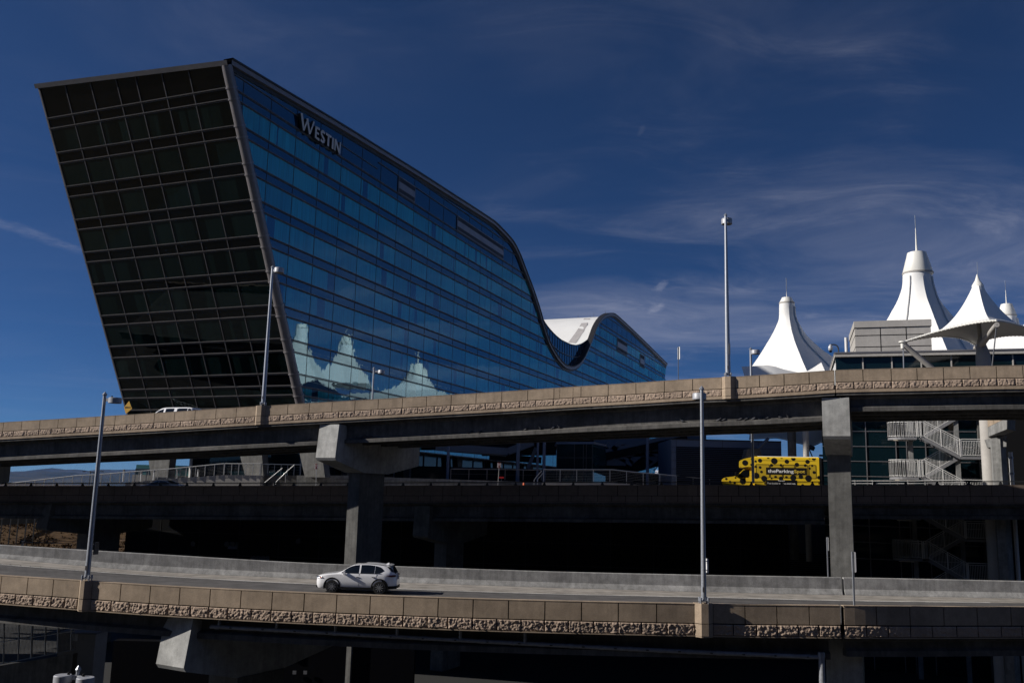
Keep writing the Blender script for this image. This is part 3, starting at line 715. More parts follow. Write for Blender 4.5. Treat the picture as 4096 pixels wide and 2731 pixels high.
# set-back glass parapet seen across the saddle
OFF=-.65
pc=[yh(*q) for q in [(345,770),(370,830),(400,882),(450,958),(520,1034),(580,1082),(640,1112),(700,1128),(760,1116),(810,1085),(850,1045),(872,1000)]]
pc=[HQ(x,y,OFF) for x,y in pc]; pf=smooth_lerp([p[0] for p in pc],[p[1] for p in pc])
m=MB(); G=[]; s=pc[0][0]
def ptop(s):
    a=pf(max(pc[0][0],min(pc[-1][0],s)))
    return a if s>pc[0][0] else prof(s)-.72
while s<pc[-1][0]: G.append([HF(s,min(prof(s),ptop(s))-3,OFF),HF(s,ptop(s),OFF)]); s+=.8
m.grid(G,True); m.build('saddle_glass_parapet',M['fwall'],H)
m=MB(); s=pc[0][0]
while s<pc[-1][0]: m.bar(HF(s,min(prof(s),pf(s))-2,OFF+.05),HF(s,pf(s),OFF+.05),.07); s+=1.55
G1=[]; 
s=pc[0][0]
while s<pc[-1][0]-1: m.bar(HF(s,pf(s)-2.6,OFF+.06),HF(s+.8,pf(s+.8)-2.6,OFF+.06),.16); m.bar(HF(s,pf(s),OFF+.06),HF(s+.8,pf(s+.8),OFF+.06),.12); s+=.8
m.build('saddle_parapet_mullion',M['cap'],H)
# walkway strip, hatch and antennas on the white roof
def roofpt(x,y):
    r=ray(x,y); best=None
    for i in range(600):
        d=1+i*.04; o=-d; k=(OB+NF*o).dot(NF)/r.dot(NF); p=r*k; s=(p-OB).dot(E1)
        if p.z<prof(s)-.70: return p
    return None
st=[((790,880),(848,880)),((760,935),(822,935)),((720,1000),(790,1000)),((680,1055),(752,1055)),((640,1108),(712,1112))]
m=MB(); G=[]
for a,b in st:
    pa,pb=roofpt(*yh(*a)),roofpt(*yh(*b))
    if pa and pb: G.append([pa+V((0,0,.08)),pb+V((0,0,.08))])
if len(G)>1: m.grid(G); m.build('roof_walkway',simple('roof_walkway_grey',(.42,.40,.40),.7,var=.2,sc=2),H)
m=MB()
for x,y,h in ((735,880,1.0),(848,876,.9),(882,872,1.4),(993,828,.7)):
    p=HF(*HQ(*yh(x,y),-14),-14); m.tube([p-V((0,0,1)),p+V((0,0,h))],.05,6)
m.build('roof_antenna',M['steel'],H)
m=MB(); m.sheet(HF(sc(ZB),ZB)+E2*WD,HF(se(ZB),ZB)+E2*WD,HF(187,39)+E2*WD,HF(-15,41)+E2*WD); m.build('back_wall',M['ewall'],H)
m=MB(); m.sheet(HF(se(ZB),ZB),HF(se(ZB),ZB)+E2*WD,HF(187,39)+E2*WD,HF(187,39)); m.build('north_end_wall',M['ewall'],H)
m=MB(); m.sheet(HF(sc(ZB-2.4),ZB-2.4),HF(sc(ZB-2.4),ZB-2.4)+E2*WD,HF(184,ZB-.3)+E2*WD,HF(184,ZB-.3)); m.build('soffit',M['dark'],H)
# lobby set back below, slanted concrete legs
BASE=-3.
LS=Plane(HF(4.5,0,-3.2),0); 
m=MB(); m.sheet(HF(5,BASE,-3.),HF(180,BASE,-3.),HF(180,ZB,-3.),HF(5,ZB,-3.)); m.build('lobby_glass',M['dglass'],H)
m=MB()
for i in range(40): m.ob(HF(5+i*4.4,BASE,-3.),E1*.12,NF*.12,ZN*(ZB-BASE))
for z in (-.2,2.6,5.2): m.ob(HF(5,z,-3.),E1*175,NF*.1,ZN*.12)
m.build('lobby_mullion',M['steel'],H)
ep=Plane(HF(5,0,-3),21.9); ep.t=E2*-1; ep.n=-E1
zm=Zm(0,1780,2.352)
qa=ep.at(*zm(1808,200)); qa.z=0
m=MB(); m.sheet(V((qa.x,qa.y,BASE)),HF(5,BASE,-3),HF(5,ZB,-3),V((qa.x,qa.y,ZB))); m.build('lobby_end_glass',M['dglass'],H)
m=MB(); m.ob(V((qa.x,qa.y,BASE)),E2*.25,-E1*.25,ZN*(ZB-BASE)); m.build('lobby_edge_trim',M['stairwhite'],H)
lp=Plane(HF(1.5,0,-1),21.9); lp.t=E2*-1; lp.n=-E1
def leg(a,b,wa,wb,dep=1.1):
    A,B=lp.at(*a),lp.at(*b); A.z=max(A.z,ZB-2.2); 
    m=MB(); t=lp.t
    m.prism([A-t*wa/2,A+t*wa/2,B+t*wb/2,B-t*wb/2],E1*dep); m.build('raking_leg',M['pier_shaded'],H,fix=True)
zn=Zm(900,1780,4.704)
leg(zm(1482,40),zm(1500,300),4.0,2.5); leg(zn(430,60),zn(560,640),3.4,2.4); leg(zn(1560,30),zn(1690,600),3.0,2.6)
m=MB()
for i in range(9): 
    m=MB(); s=12+i*16.; m.prism([HF(s,ZB,-1.6),HF(s+1.6,ZB,-1.6),HF(s+3.4,BASE,-1.6),HF(s+1.9,BASE,-1.6)],NF*-.9); m.build('lobby_column',M['conc_dark'],H,fix=True)
# ---- rooftop name sign
lo=.45
def letter_frame():
    a=HQ(1203,451.4,lo); b=HQ(1363,620,lo); return a,b
A,B=letter_frame(); zb=HQ(1216,523.5,lo)[1]; zt=A[1]; zb2=B[1]
sg=thing('hotel_sign',HF((A[0]+B[0])/2,zb,lo),'silver channel letters reading WESTIN mounted on the blue glass below the roof edge','sign')
S_poly={}
wt=zt-zb; hh=HQ(1367,576.6,lo)[1]-HQ(1363,620,lo)[1]
tot=B[0]-A[0]
M['signface']=simple('sign_letter_face',(.50,.50,.49),.5)
def strokes(segs,th):
    return segs
def put_letter(ch,s,w,h):
    # flared sans strokes as polygons in unit box
    def bar(x0,y0,x1,y1,t0,t1=None):
        t1=t1 or t0; d=math.hypot(x1-x0,(y1-y0)*h/w) ; nx,ny=-(y1-y0)*h,(x1-x0)*w; l=math.hypot(nx,ny); nx,ny=nx/l,ny/l
        return [(x0*w+nx*t0/2,y0*h+ny*t0/2),(x0*w-nx*t0/2,y0*h-ny*t0/2),(x1*w-nx*t1/2,y1*h-ny*t1/2),(x1*w+nx*t1/2,y1*h+ny*t1/2)]
    T=.35
    if ch=='W': P_=[bar(.06,1,.29,0,T*1.15,T),bar(.29,.03,.50,.86,T*.7,T*.6),bar(.46,.9,.71,0,T*1.1,T),bar(.71,.03,.95,1,T*.6,T*.75)]
    if ch=='E': P_=[bar(.2,0,.2,1,T),bar(.2,.945,.95,.945,T*.7,T*.9),bar(.2,.51,.8,.51,T*.65,T*.8),bar(.2,.055,1.,.055,T*.7,T*.95)]
    if ch=='T': P_=[bar(.5,0,.5,.98,T*1.1,T),bar(0,.94,1,.94,T*.85)]
    if ch=='I': P_=[bar(.5,0,.5,1,T*1.1)]
    if ch=='N': P_=[bar(.12,0,.12,1,T*.8),bar(.1,1,.9,0,T*1.15),bar(.9,0,.9,1,T*.65,T*.8)]
    if ch=='S':
        pts=[(.88,.86),(.70,.955),(.46,.96),(.24,.86),(.18,.70),(.30,.57),(.55,.46),(.78,.34),(.82,.19),(.66,.06),(.40,.035),(.10,.13)]
        P_=[]
        for (xa,ya),(xb,yb) in zip(pts[:-1],pts[1:]):
            P_.append(bar(xa,ya,xb,yb,T*.95))
    f=MB(); r=MB(); e=0
    for pl in P_:
        e+=.004
        f.poly([HF(s+x,zb+y,lo+.012+e) for x,y in pl]); r.prism([HF(s+x,zb+y,.12) for x,y in pl],NF*(lo-.12+e-.001))
    o=r.build('letter_return',M['capdark'],sg,fix=True); f.build('letter_face',M['signface'],o,fix=True)
x=A[0]; fr=[('W',.335,wt),('E',.115,hh),('S',.125,hh),('T',.14,hh),('I',.06,hh),('N',.165,hh)]
for ch,w,h in fr:
    put_letter(ch,x,w*tot*.97,h); x+=w*tot+ .010*tot
# ------------------------------------------------------------ tents of the terminal roof
def tent(name,label,axis,Y,zc,rl,rr,cap,spike,seam_j=(43,),zbot=None,group='white tent peaks of the terminal roof',ridge=1.,creases=True):
    """rl/rr: (photo y, radius px) silhouettes; cap=(ytop,rtop,ybase,rbase) ; spike=(y top)"""
    k=Y/3700.
    def zz(y): return P(axis,y,Y).z
    base=P(axis,rl[-1][0],Y)
    T=thing(name,(base.x,Y,zz(rl[-1][0])),label,'tent roof',group)
    ys=[q[0] for q in rl]; fl=smooth_lerp(ys,[q[1]*k for q in rl]); fr=smooth_lerp([q[0] for q in rr],[q[1]*k for q in rr])
    y0=ys[0]; y1=max(ys[-1],rr[-1][0]); n=26; G=[]; NA=48
    for i in range(n+1):
        y=y0+(y1-y0)*i/n; c=P(axis,y,Y); a,b=fl(y),fr(y); f=(a+b)/2; row=[]
        t=i/n; roundk=max(0,1-t*2.2)
        for j in range(NA+1):
            an=2*math.pi*j/NA; cx_,cy_=math.cos(an),math.sin(an)
            rx=b if cx_>0 else a; ry=f*1.0
            dia=1/(abs(cx_)+abs(cy_)); sag=.95+.05*abs(math.cos(2*an))   # diamond plan, faces sag in between the ridges
            rad=dia*sag*(1-roundk)+1.0*roundk
            row.append(V((c.x+cx_*rx*rad+ (0), Y+cy_*ry*rad, c.z)))
        G.append(row)
    fab=MB().grid(G,True).build('fabric',M['white'],T,smooth=14)
    # seam tubes down the faces
    m=MB()
    for j in seam_j: m=MB() if not m.v else m; m.tube([G[i][j]+(G[i][j]-V((P(axis,y0,Y).x,Y,G[i][j].z))).normalized()*.12 for i in range(1,n+1)],.17*Y/165,6,True)
    if m.v: m.build('edge_cable_sleeve',M['white'],T,smooth=60)
    yt,rt,yb,rb=cap
    c=P(axis,yt,Y); m=MB(); zt,zb=zz(yt),zz(yb)
    m.lathe((c.x,Y,0),[(rt*k*.98,zt),(rt*k,zt-.05*(zt-zb)),(rb*k,zb),(rb*k*.94,zb-.3)],32); m.build('cap_shell',M['whitecap'],T,smooth=40)
    m=MB(); m.lathe((c.x,Y,0),[(rb*k*1.008,zb+.12),(rb*k*1.008,zb-.12)],32); m.build('cap_ring',M['beige'],T,smooth=40)
    ys_,w=spike; m=MB(); c2=P(axis,ys_,Y); m.tube([V((c.x,Y,zt-.5)),V((c.x,Y,zz(ys_)))],[w*k,w*k*.25],10); m.build('mast_spike',M['whitecap'],T,smooth=60)
    m=MB(); m.tube([V((c.x,Y,zz(ys_))),V((c.x,Y,zz(ys_)+2.2))],.05,5); m.build('lightning_rod',M['steel'],T)
    return T
t3=Zm(2900,850,1.966); seams={}
def sil(ax,pts,side): return [(850+y/1.966,abs(x-ax)/1.966) for x,y in pts]
seams['tent_peak'+'small white '[:12]]=[(1,[t3(*q) for q in [(510,722),(516,790),(545,880),(600,990),(680,1110),(785,1245)]])]
tent('tent_peak','small white tent peak behind the ramp wall, right of the tall lamp',3146.7,143,0,
  sil(487,[(429,720),(427,760),(425,830),(400,900),(370,960),(310,1060),(260,1140),(215,1205),(170,1270),(110,1350)],-1),
  sil(487,[(549,720),(551,760),(560,810),(590,870),(640,950),(700,1010),(780,1075),(860,1125),(1010,1225),(1180,1330)],1),
  (1191,20,1213,31),(1166,2.6))
seams['tent_peak'+'big white te'[:12]]=[(1,[t3(*q) for q in [(1605,480),(1612,560),(1640,640),(1690,725),(1752,812)]]),(1,[t3(*q) for q in [(1462,485),(1455,560),(1438,650),(1415,760),(1400,830)]])]
tent('tent_peak','big white tent peak with tall tapered cap rising behind the grey concrete block',3667,145,0,
  sil(1508,[(1402,484),(1395,560),(1380,620),(1340,720),(1305,780),(1272,840),(1150,1040),(1020,1250)],-1),
  sil(1525,[(1635,484),(1650,550),(1690,640),(1740,720),(1790,775),(1950,960),(2120,1150),(2250,1260)],1),
  (1012,38,1094,60),(913,5.5),seam_j=(43,29))
tent('tent_peak','white tent cap peeping out low behind the front canopy, far right',4026,203,0,
  sil(2210,[(2140,820),(2120,880),(2080,950),(2020,1030),(1900,1150),(1800,1240)],-1),
  sil(2210,[(2280,820),(2300,880),(2340,950),(2400,1030),(2520,1150),(2620,1240)],1),
  (1217,22,1264,36),(1160,3))
tent('tent_peak','white tent slope entering at the right edge of the photo, behind the front canopy',4330,165,0,
  [(1100,60),(1180,95),(1260,190),(1380,330),(1500,460)],[(1100,60),(1180,95),(1260,190),(1380,330),(1500,460)],(1010,36,1095,58),(930,5))
# peaks standing outside the frame on the right: what the hotel glass mirrors
def mirror_tent(px,ycap,D,hpx,label,rsc):
    v=P(px,ycap,D); d=(v-OB).dot(NF); q=v-NF*(2*d); Y=q.y
    x=q.x/Y*3700+2048; hz=v.z
    T=thing('tent_peak',(q.x,q.y,0),label,'tent roof','white tent peaks of the terminal roof')
    k=rsc
    prof_=[(.62,0),(.70,-.05),(1.0,-.11),(1.9,-.19),(3.6,-.27),(6.,-.33),(9.,-.38),(14,-.45),(20,-.62)]
    G=[]
    for r_,z_ in prof_:
        row=[]
        for j in range(41):
            an=2*math.pi*j/40; dia=1/(abs(math.cos(an))+abs(math.sin(an))); f=1 if r_<1.3 else dia*.95
            row.append(q*1+V((math.cos(an)*r_*k*f,math.sin(an)*r_*k*f,-hz*0+z_*hz*.78-q.z+q.z)))
        G.append(row)
    MB().grid(G,True).build('fabric',M['white'],T,smooth=14)
    m=MB(); m.lathe(q,[(k*.36,4.2),(k*.66,0),(k*.6,-.5)],28); m.build('cap_shell',M['whitecap'],T,smooth=40)
    m=MB(); m.tube([q+V((0,0,3.6)),q+V((0,0,9))],[.35,.08],8); m.build('mast_spike',M['whitecap'],T,smooth=60)
mirror_tent(1667,1500,345,0,'white tent peak seen only as a mirror image, rightmost in the hotel glass',6.6)
# ------------------------------------------------------------ front canopy on a mast
zc=Zm(3450,1280,3.641)
YC=78.; PC=Plane(P(3932,1450,YC),0)
can=thing('entrance_canopy',P(3932,1470,YC),'white tensioned canopy with pointed cone on a thick mast in front of the terminal','canopy')
apex=P(3911,1097,YC); ringc=P(3911,1143,YC); rr=20*YC/3700
cA=P(3612,1368,78.); cB=P(3986,1281,70.5); cC=P(3899,1379,84.5); cD=V((ringc.x*2-cA.x+1.2,79.,cA.z+.6))
corn=[cA,cB,cD,cC]; G=[]
NS=24; NR=18
angs=[math.atan2(c.y-ringc.y,c.x-ringc.x) for c in corn]
for r_ in range(NR+1):
    f=r_/NR; row=[]
    for e in range(4):
        a,b=corn[e],corn[(e+1)%4]
        for j in range(NS+(1 if e==3 else 0)):
            t=j/NS; mid=(a+b)/2; cen=V((ringc.x,ringc.y,mid.z)); sag=4*t*(1-t)
            ed=a.lerp(b,t)+(cen-mid)*.20*sag+V((0,0,.55*sag))
            d=V((ed.x-ringc.x,ed.y-ringc.y,0)); dn=d.normalized(); rin=ringc+dn*rr
            q=rin.lerp(ed,f); cat=(1-f)**3.0; q.z=ed.z+(ringc.z-ed.z)*(cat*.78+(1-f)*.22); 
            row.append(q)
    G.append(row)
edge_loop=G[-1]
MB().grid(G).build('canopy_fabric',M['white'],can,smooth=35)
m=MB(); m.tube(edge_loop,.07,6,False); m.build('edge_cable',M['whitecap'],can,smooth=60)
m=MB()
for i in range(0,len(edge_loop)-1,1):
    q=edge_loop[i]; c=(V((ringc.x,ringc.y,q.z))-q).normalized(); m.bar(q-V((0,0,.09)),q+c*.0-V((0,0,-.09)),.12,.10)
m.build('cable_clamp',M['whitecap'],can)
m=MB(); m.lathe((ringc.x,ringc.y,0),[(rr*1.10,ringc.z-.28),(rr*1.14,ringc.z),(rr*1.0,ringc.z+.12),(rr*.5,ringc.z+(apex.z-ringc.z)*.45),(.03,apex.z)],28); m.build('cone_cap',M['whitecap'],can,smooth=40)
m=MB(); m.tube([apex,apex+V((0,0,1.1))],.02,5); m.build('lightning_rod',M['steel'],can)
mb_=P(3932,1425,YC); mt_=P(3923,1385,YC)
m=MB(); m.tube([V((mb_.x,YC,GZ)),V((mb_.x,YC,mb_.z-.4)),V((mb_.x,YC,mb_.z+.2))],[.62,.60,.58],20); m.tube([V((mb_.x,YC,mb_.z+.2)),V((mb_.x-.12,YC,mt_.z+.6))],[.56,.26],16); m.build('mast',M['beige'],can,smooth=50)
m=MB(); m.tube([V((mb_.x-.15,YC,mt_.z+.3)),V((mb_.x-.25,YC,ringc.z-.1))],.17,12); m.build('flying_mast',M['beige'],can,smooth=50)
hub=V((mb_.x-.1,YC,mt_.z+.1))
m=MB(); m.tube([hub,cB-V((0,0,.35))],[.27,.2],12); m.build('strut',M['beige'],can,smooth=50)
m=MB(); m.tube([hub+V((0,0,-.1)),cC-V((0,0,.3))],[.2,.16],10); m.build('strut',M['beige'],can,smooth=50)
foot=P(3735,1475,YC); m=MB(); m.tube([foot+(foot-cA).normalized()*3,cA+V((.1,0,-.25))],[.24,.24],14); m.build('strut',M['beige'],can,smooth=50)
m=MB(); m.lathe(cA+V((-.05,0,-.02)),[(.05,.12),(.3,.08),(.32,-.02),(.16,-.12),(.15,-.55),(.05,-.6)],14); m.build('corner_shoe',M['whitecap'],can,smooth=50)
for (c,x1,y1,Y1) in ((cA,3612,1476,78.),(cB,3944,1467,75.)):
    m=MB(); m.tube([c-V((0,0,.3)),P(x1,y1,Y1)-V((0,0,3))],.05,6); m.build('tie_rod',M['galv'],can)
# ------------------------------------------------------------ terminal: roof-level glass storey and concrete block
TP=Plane(P(3336,1440,92),17)
def box_on(pl,xa,xb,za,zb,o,d,mat,name,par):
    m=MB(); m.ob(pl.pt(xa,zb,o),pl.t*(xb-xa),-pl.n*d,(0,0,za-zb)); return m.build(name,mat,par)
sa=TP.st(3338,1430)[0]; sb=sa+46
zt=TP.st(3340,1417)[1]; zg=TP.st(3340,1430)[1]; zlo=TP.st(3340,1500)[1]-4
ter=thing('terminal_building',TP.pt(sa+10,zlo,-5),'terminal top storey with a dark glass band behind the upper ramp wall','building')
box_on(TP,sa,sb,zt,zg,.5,12,M['beige'],'roof_fascia',ter); box_on(TP,sa-.05,sb,zt+.14,zt,.58,12.2,M['trim'],'roof_coping',ter)
box_on(TP,sa+.1,sb,zg,zlo,.0,11,M['dglass'],'glass_band',ter)
m=MB(); xs=[TP.st(x,y)[0] for x,y in (zc(5,600),zc(427,600),zc(855,600),zc(1292,580),zc(1712,560),zc(2188,560))]
xs+=[xs[-1]+3*k for k in range(1,6)]
for s in xs: m.ob(TP.pt(s-.07,zlo,.0),TP.t*.12,TP.n*.1,(0,0,zg-zlo))
m.build('band_mullion',M['beige'],ter)
BP=Plane(P(3419,1350,97),17); ba=BP.st(*t3(1020,900))[0]; bb_=BP.st(*t3(1618,900))[0]; bz=BP.st(*t3(1020,857))[1]; bzl=BP.st(3500,1420)[1]-3
blk=thing('roof_block',BP.pt((ba+bb_)/2,bzl,-4),'grey concrete plant block with panel joints on the terminal roof','rooftop block')
box_on(BP,ba,bb_,bz-.75,bzl,0,9,M['beige'],'block_wall',blk); box_on(BP,ba-.08,bb_+.08,bz,bz-.7,.12,9.2,M['beige'],'block_coping',blk); box_on(BP,ba-.02,bb_+.02,bz-.7,bz-.76,.05,9.04,M['joint'],'coping_joint',blk)
m=MB()
for x in (1222,1425): s=BP.st(*t3(x,950))[0]; m.ob(BP.pt(s-.04,bzl,0),BP.t*.08,BP.n*.012,(0,0,bz-.76-bzl))
for y in (967,1057): z=BP.st(*t3(1100,y))[1]; m.ob(BP.pt(ba,z-.04,0),BP.t*(bb_-ba),BP.n*.016,(0,0,.08)); m.ob(BP.pt(ba,z-.04,0)-BP.t*.012,BP.t*.013,-BP.n*9,(0,0,.08))
m.build('panel_joint',M['joint'],blk)
g=thing('white_post',TP.at(*t3(955,1105),-2),'thick white post standing on the terminal roof left of the concrete block','post'); a,b=TP.at(*t3(956,1112),-2),TP.at(*t3(951,983),-2); b.x,b.y=a.x,a.y
m=MB(); m.tube([a-V((0,0,1)),b],.16,12); m.build('post_shaft',M['stairwhite'],g,smooth=50); m=MB(); m.tube([a-V((0,0,1)),a-V((0,0,.1))],.24,12); m.build('post_base',M['trim'],g,smooth=50)
g=thing('security_camera',TP.at(*t3(893,1108),.3),'dome camera hanging from a curved black gooseneck on the terminal roof edge','camera')
pa=[TP.at(*t3(x,y),.3) for x,y in [(893,1112),(893,1085),(892,1070),(884,1050),(868,1040),(850,1037),(832,1040)]]
m=MB(); m.tube(pa,.07,8); m.build('gooseneck_arm',M['raildark'],g,smooth=60)
c=TP.at(*t3(829,1050),.3); m=MB(); m.lathe(c,[(.03,.2),(.14,.1),(.2,-.05),(.24,-.25),(.2,-.42),(.02,-.52)],14); m.build('dome_housing',M['carsilver'],g,smooth=60); m=MB(); m.lathe(c-V((0,0,.5)),[(.17,0),(.13,-.12),(.02,-.17)],12); m.build('dome_lens',M['black'],g,smooth=60)
# ------------------------------------------------------------ lower terminal wall with mullions
zt3=Zm(3350,1640,3.153)
GP=Plane(P(3420,1850,92.5),17)
gw=thing('curtain_wall_building',GP.pt(8,GZ,-3),'dark glazed terminal wall with pale mullions behind the outdoor stair','building')
ga=GP.st(3290,1800)[0]; gb=GP.st(*zt3(1765,600))[0]
ztop=GP.st(3600,1650)[1]+1
m=MB(); m.sheet(GP.pt(ga,GZ),GP.pt(gb+9,GZ),GP.pt(gb+9,ztop),GP.pt(ga,ztop)); m.build('glass_wall',M['dglass'],gw)
zi=Zm(3350,1980,3.153)
m=MB()
for x,y in (zt3(362,500),zt3(738,500),zt3(872,500),zt3(1112,500),zt3(1490,240)):
    s=GP.st(x,y)[0]; m.ob(GP.pt(s-.04,GZ,0),GP.t*.08,GP.n*.10,(0,0,ztop-GZ))
for x,y in (zt3(260,266),zt3(260,456),zt3(260,643),zt3(260,832),zi(300,383),zi(300,588),zi(330,797)):
    z=GP.st(x,y)[1]; m.ob(GP.pt(ga,z-.035,0),GP.t*(gb-ga),GP.n*.08,(0,0,.07))
m.build('wall_mullion',M['trim'],gw)
m=MB(); m.ob(GP.pt(gb+.1,GZ,-.05),GP.t*.8,GP.n*.35,(0,0,ztop+.4-GZ)); m.build('stone_edge_pier',M['pier_shaded'],gw)
# ------------------------------------------------------------ outdoor stair tower
SP_=Plane(P(3600,1800,87.),17)
st_=thing('stair_tower',SP_.pt(5,GZ,0),'white railed outdoor zigzag stair with rounded landings in front of the dark glass wall','staircase')
def railing(pts,h,name,par,mat,step=.135,off=0,post=1.5):
    """pts: foot line of the railing"""
    fr_=MB(); bl=MB(); H3=V((0,0,h)); lo=V((0,0,.10)); sec=V((0,0,h-.17))
    for a,b in zip(pts[:-1],pts[1:]):
        for v_,w_ in ((H3,.055),(sec,.04),(lo,.045)): fr_.bar(a+v_,b+v_,w_)
        L=(b-a).length; n=max(1,round(L/post))
        for i in range(n+1):
            q=a.lerp(b,i/n); fr_.bar(q,q+H3,.06,.06,(0,1,0))
        k=max(1,int(L/step))
        for i in range(k):
            q=a.lerp(b,(i+.5)/k); bl.bar(q+lo,q+sec,.024,.024,(0,1,0))
    o=fr_.build(name,mat,par); bl.build('baluster',mat,o); return o
def flight(pa,pb,wid,par,mat):
    m=MB(); n=11; d=V((SP_.n.x,SP_.n.y,0))
    for i in range(n):
        q=pa.lerp(pb,(i+.5)/n); m.ob(q-(pb-pa)*V((1,1,0)).length*0-SP_.t*.16-V((0,0,.08)),SP_.t*.32,-d*wid,(0,0,.06))
    m.bar(pa-V((0,0,.12)),pb-V((0,0,.12)),.09,.30); m.bar(pa-d*wid-V((0,0,.12)),pb-d*wid-V((0,0,.12)),.09,.30)
    m.build('stair_flight',M['stairgrey'],par)
HT=SP_.st(*zt3(1200,330))[1]-SP_.st(*zt3(1200,840))[1]
lev0=SP_.st(*zt3(820,335))[1]; lev1=SP_.st(*zt3(840,838))[1]; SH=lev0-lev1
xl0=SP_.st(*zt3(650,300))[0]; xl1=SP_.st(*zt3(1000,300))[0]; xf0=SP_.st(*zt3(1075,300))[0]; xf1=SP_.st(*zt3(1548,480))[0]; xr1=SP_.st(*zt3(1890,480))[0]
zR=SP_.st(*zt3(1700,583))[1]; rh=SP_.st(*zt3(1700,365))[1]-zR
WI=1.35
for lv in range(-1,5):
    z=lev0-SH*lv; zr=zR-SH*lv
    # rounded left landing
    arc=[]; cx_=xl0+WI
    pts=[SP_.pt(xl1+.0,z,0)]+[SP_.pt(cx_+ (xl0-cx_)*math.sin(a),z,-WI+WI*math.cos(a)) for a in [i*math.pi/12 for i in range(13)]]+[SP_.pt(xl1,z,-2*WI)]
    if lv>=0:
        m=MB(); m.prism([q-V((0,0,.25)) for q in pts]+[], (0,0,.22)); m.build('landing',M['stairgrey'],st_,fix=True)
        railing(pts,rh,'landing_railing',st_,M['stairwhite'])
        m=MB(); a=SP_.pt(xl0+.4,z-.31,-.3); m.bar(a,a+SP_.t*1.3,.12,.06); m.build('landing_light',simple('landing_light_lens',(.75,.66,.5),.4) if 'll' not in M else M['ll'],st_)
    # right landing
    pr_=[SP_.pt(xf1+.1,zr,0),SP_.pt(xr1,zr,0),SP_.pt(xr1,zr,-2*WI)]
    if lv>=0:
        m=MB(); m.ob(SP_.pt(xf1,zr-.25,0),SP_.t*(xr1-xf1),-SP_.n*2*WI,(0,0,.22)); m.build('landing',M['stairgrey'],st_)
        railing(pr_,rh,'landing_railing',st_,M['stairwhite'])
        # front flight: left landing down to the right landing
        a,b=SP_.pt(xf0,z,0),SP_.pt(xf1,zr,0); flight(a-SP_.n*.08,b-SP_.n*.08,WI-.2,st_,M['stairgrey']); railing([SP_.pt(xl1+.12,z,.02),a+SP_.n*.02,b+SP_.n*.02],rh,'flight_railing',st_,M['stairwhite'])
    # back flight: right landing down to next left landing
    a,b=SP_.pt(xf1,zr if lv>=0 else zr,-WI-.1),SP_.pt(xf0,z-SH,-WI-.1)
    flight(b,a,WI-.2,st_,M['stairgrey']); railing([b,a],rh,'flight_railing',st_,M['stairwhite'])
for x,y in (zt3(952,500),zt3(1560,700)):
    s=SP_.st(x,y)[0]; m=MB(); m.ob(SP_.pt(s-.2,GZ,-WI-.2),SP_.t*.4,-SP_.n*.3,(0,0,lev0+3-GZ)); m.build('stair_column',M['conc'],st_)
# ------------------------------------------------------------ deck of the departures road crossing on the right
DP=Plane(P(3960,1760,78),55)
dk=thing('road_deck',P(4010,1900,76),'concrete deck edge with split stone wall and pale column, right of the stair','bridge')
def pz(x,y,Y): return P(*zt3(x,y),Y)
a,b=pz(2140,112,70.),pz(1826,265,80.)
m=MB(); m.prism([a+V((0,0,.12)),b+V((0,0,.12)),b+V((0,0,3.)),a+V((0,0,3.))],V((1.2,1.2,0))); m.build('split_stone_wall',M['tan'],dk,fix=True)
m=MB(); m.prism([a+V((0,0,.1)),b+V((0,0,.1)),pz(1826,362,80.),pz(2137,238,70.)],V((1.4,1.4,0))); m.build('edge_beam',M['conc'],dk,fix=True)
m=MB()
for i in range(1,4):
    for k in range(2):
        q=a.lerp(b,(i-.5*k)/4)+V((0,0,.12+k*.75)); m.ob(q+V((-.02,-.02,0)),(b-a).normalized()*.05,V((-.01,-.02,0)),(0,0,.75))
for k in range(1,4): m.bar(a+V((-.02,-.02,.12+.75*k)),b+V((-.02,-.02,.12+.75*k)),.03,.05)
m.build('stone_joint',M['joint'],dk)
cl=pz(1962,700,76.); cr_=pz(2140,700,76.); w=(cr_-cl).length
m=MB(); ct=pz(1962,365,76.).z; m.prism([V((cl.x,76,0)),V((cl.x+.5,75.6,0)),V((cr_.x,76,0)),V((cr_.x,76.8,0)),V((cl.x+.3,76.8,0))],V((0,0,1))); 
m.v=[V((q.x,q.y,GZ if q.z<.5 else ct)) for q in m.v]; m.build('column',M['conc'],dk,fix=True)
m=MB(); m.prism([pz(1940,360,76.),pz(2130,320,75.5),pz(2130,460,75.5),pz(1975,460,76.)],V((.2,1.5,0))); m.build('column_head',M['conc'],dk,fix=True)
g=thing('drain_pipe',pz(2205,900,77.),'white vertical drain pipe beside the pale column at the right','pipe'); q=pz(2205,900,77.); m=MB(); m.tube([V((q.x,77,GZ)),V((q.x,77,pz(2200,530,77.).z))],.16,12); m.build('pipe_run',M['stairwhite'],g,smooth=60); m=MB()
for zz_ in (pz(2205,600,77.).z,pz(2205,800,77.).z): m.lathe((q.x,77,zz_),[(.2,-.08),(.2,.08)],12)
m.build('pipe_collar',M['galv'],g,smooth=40)
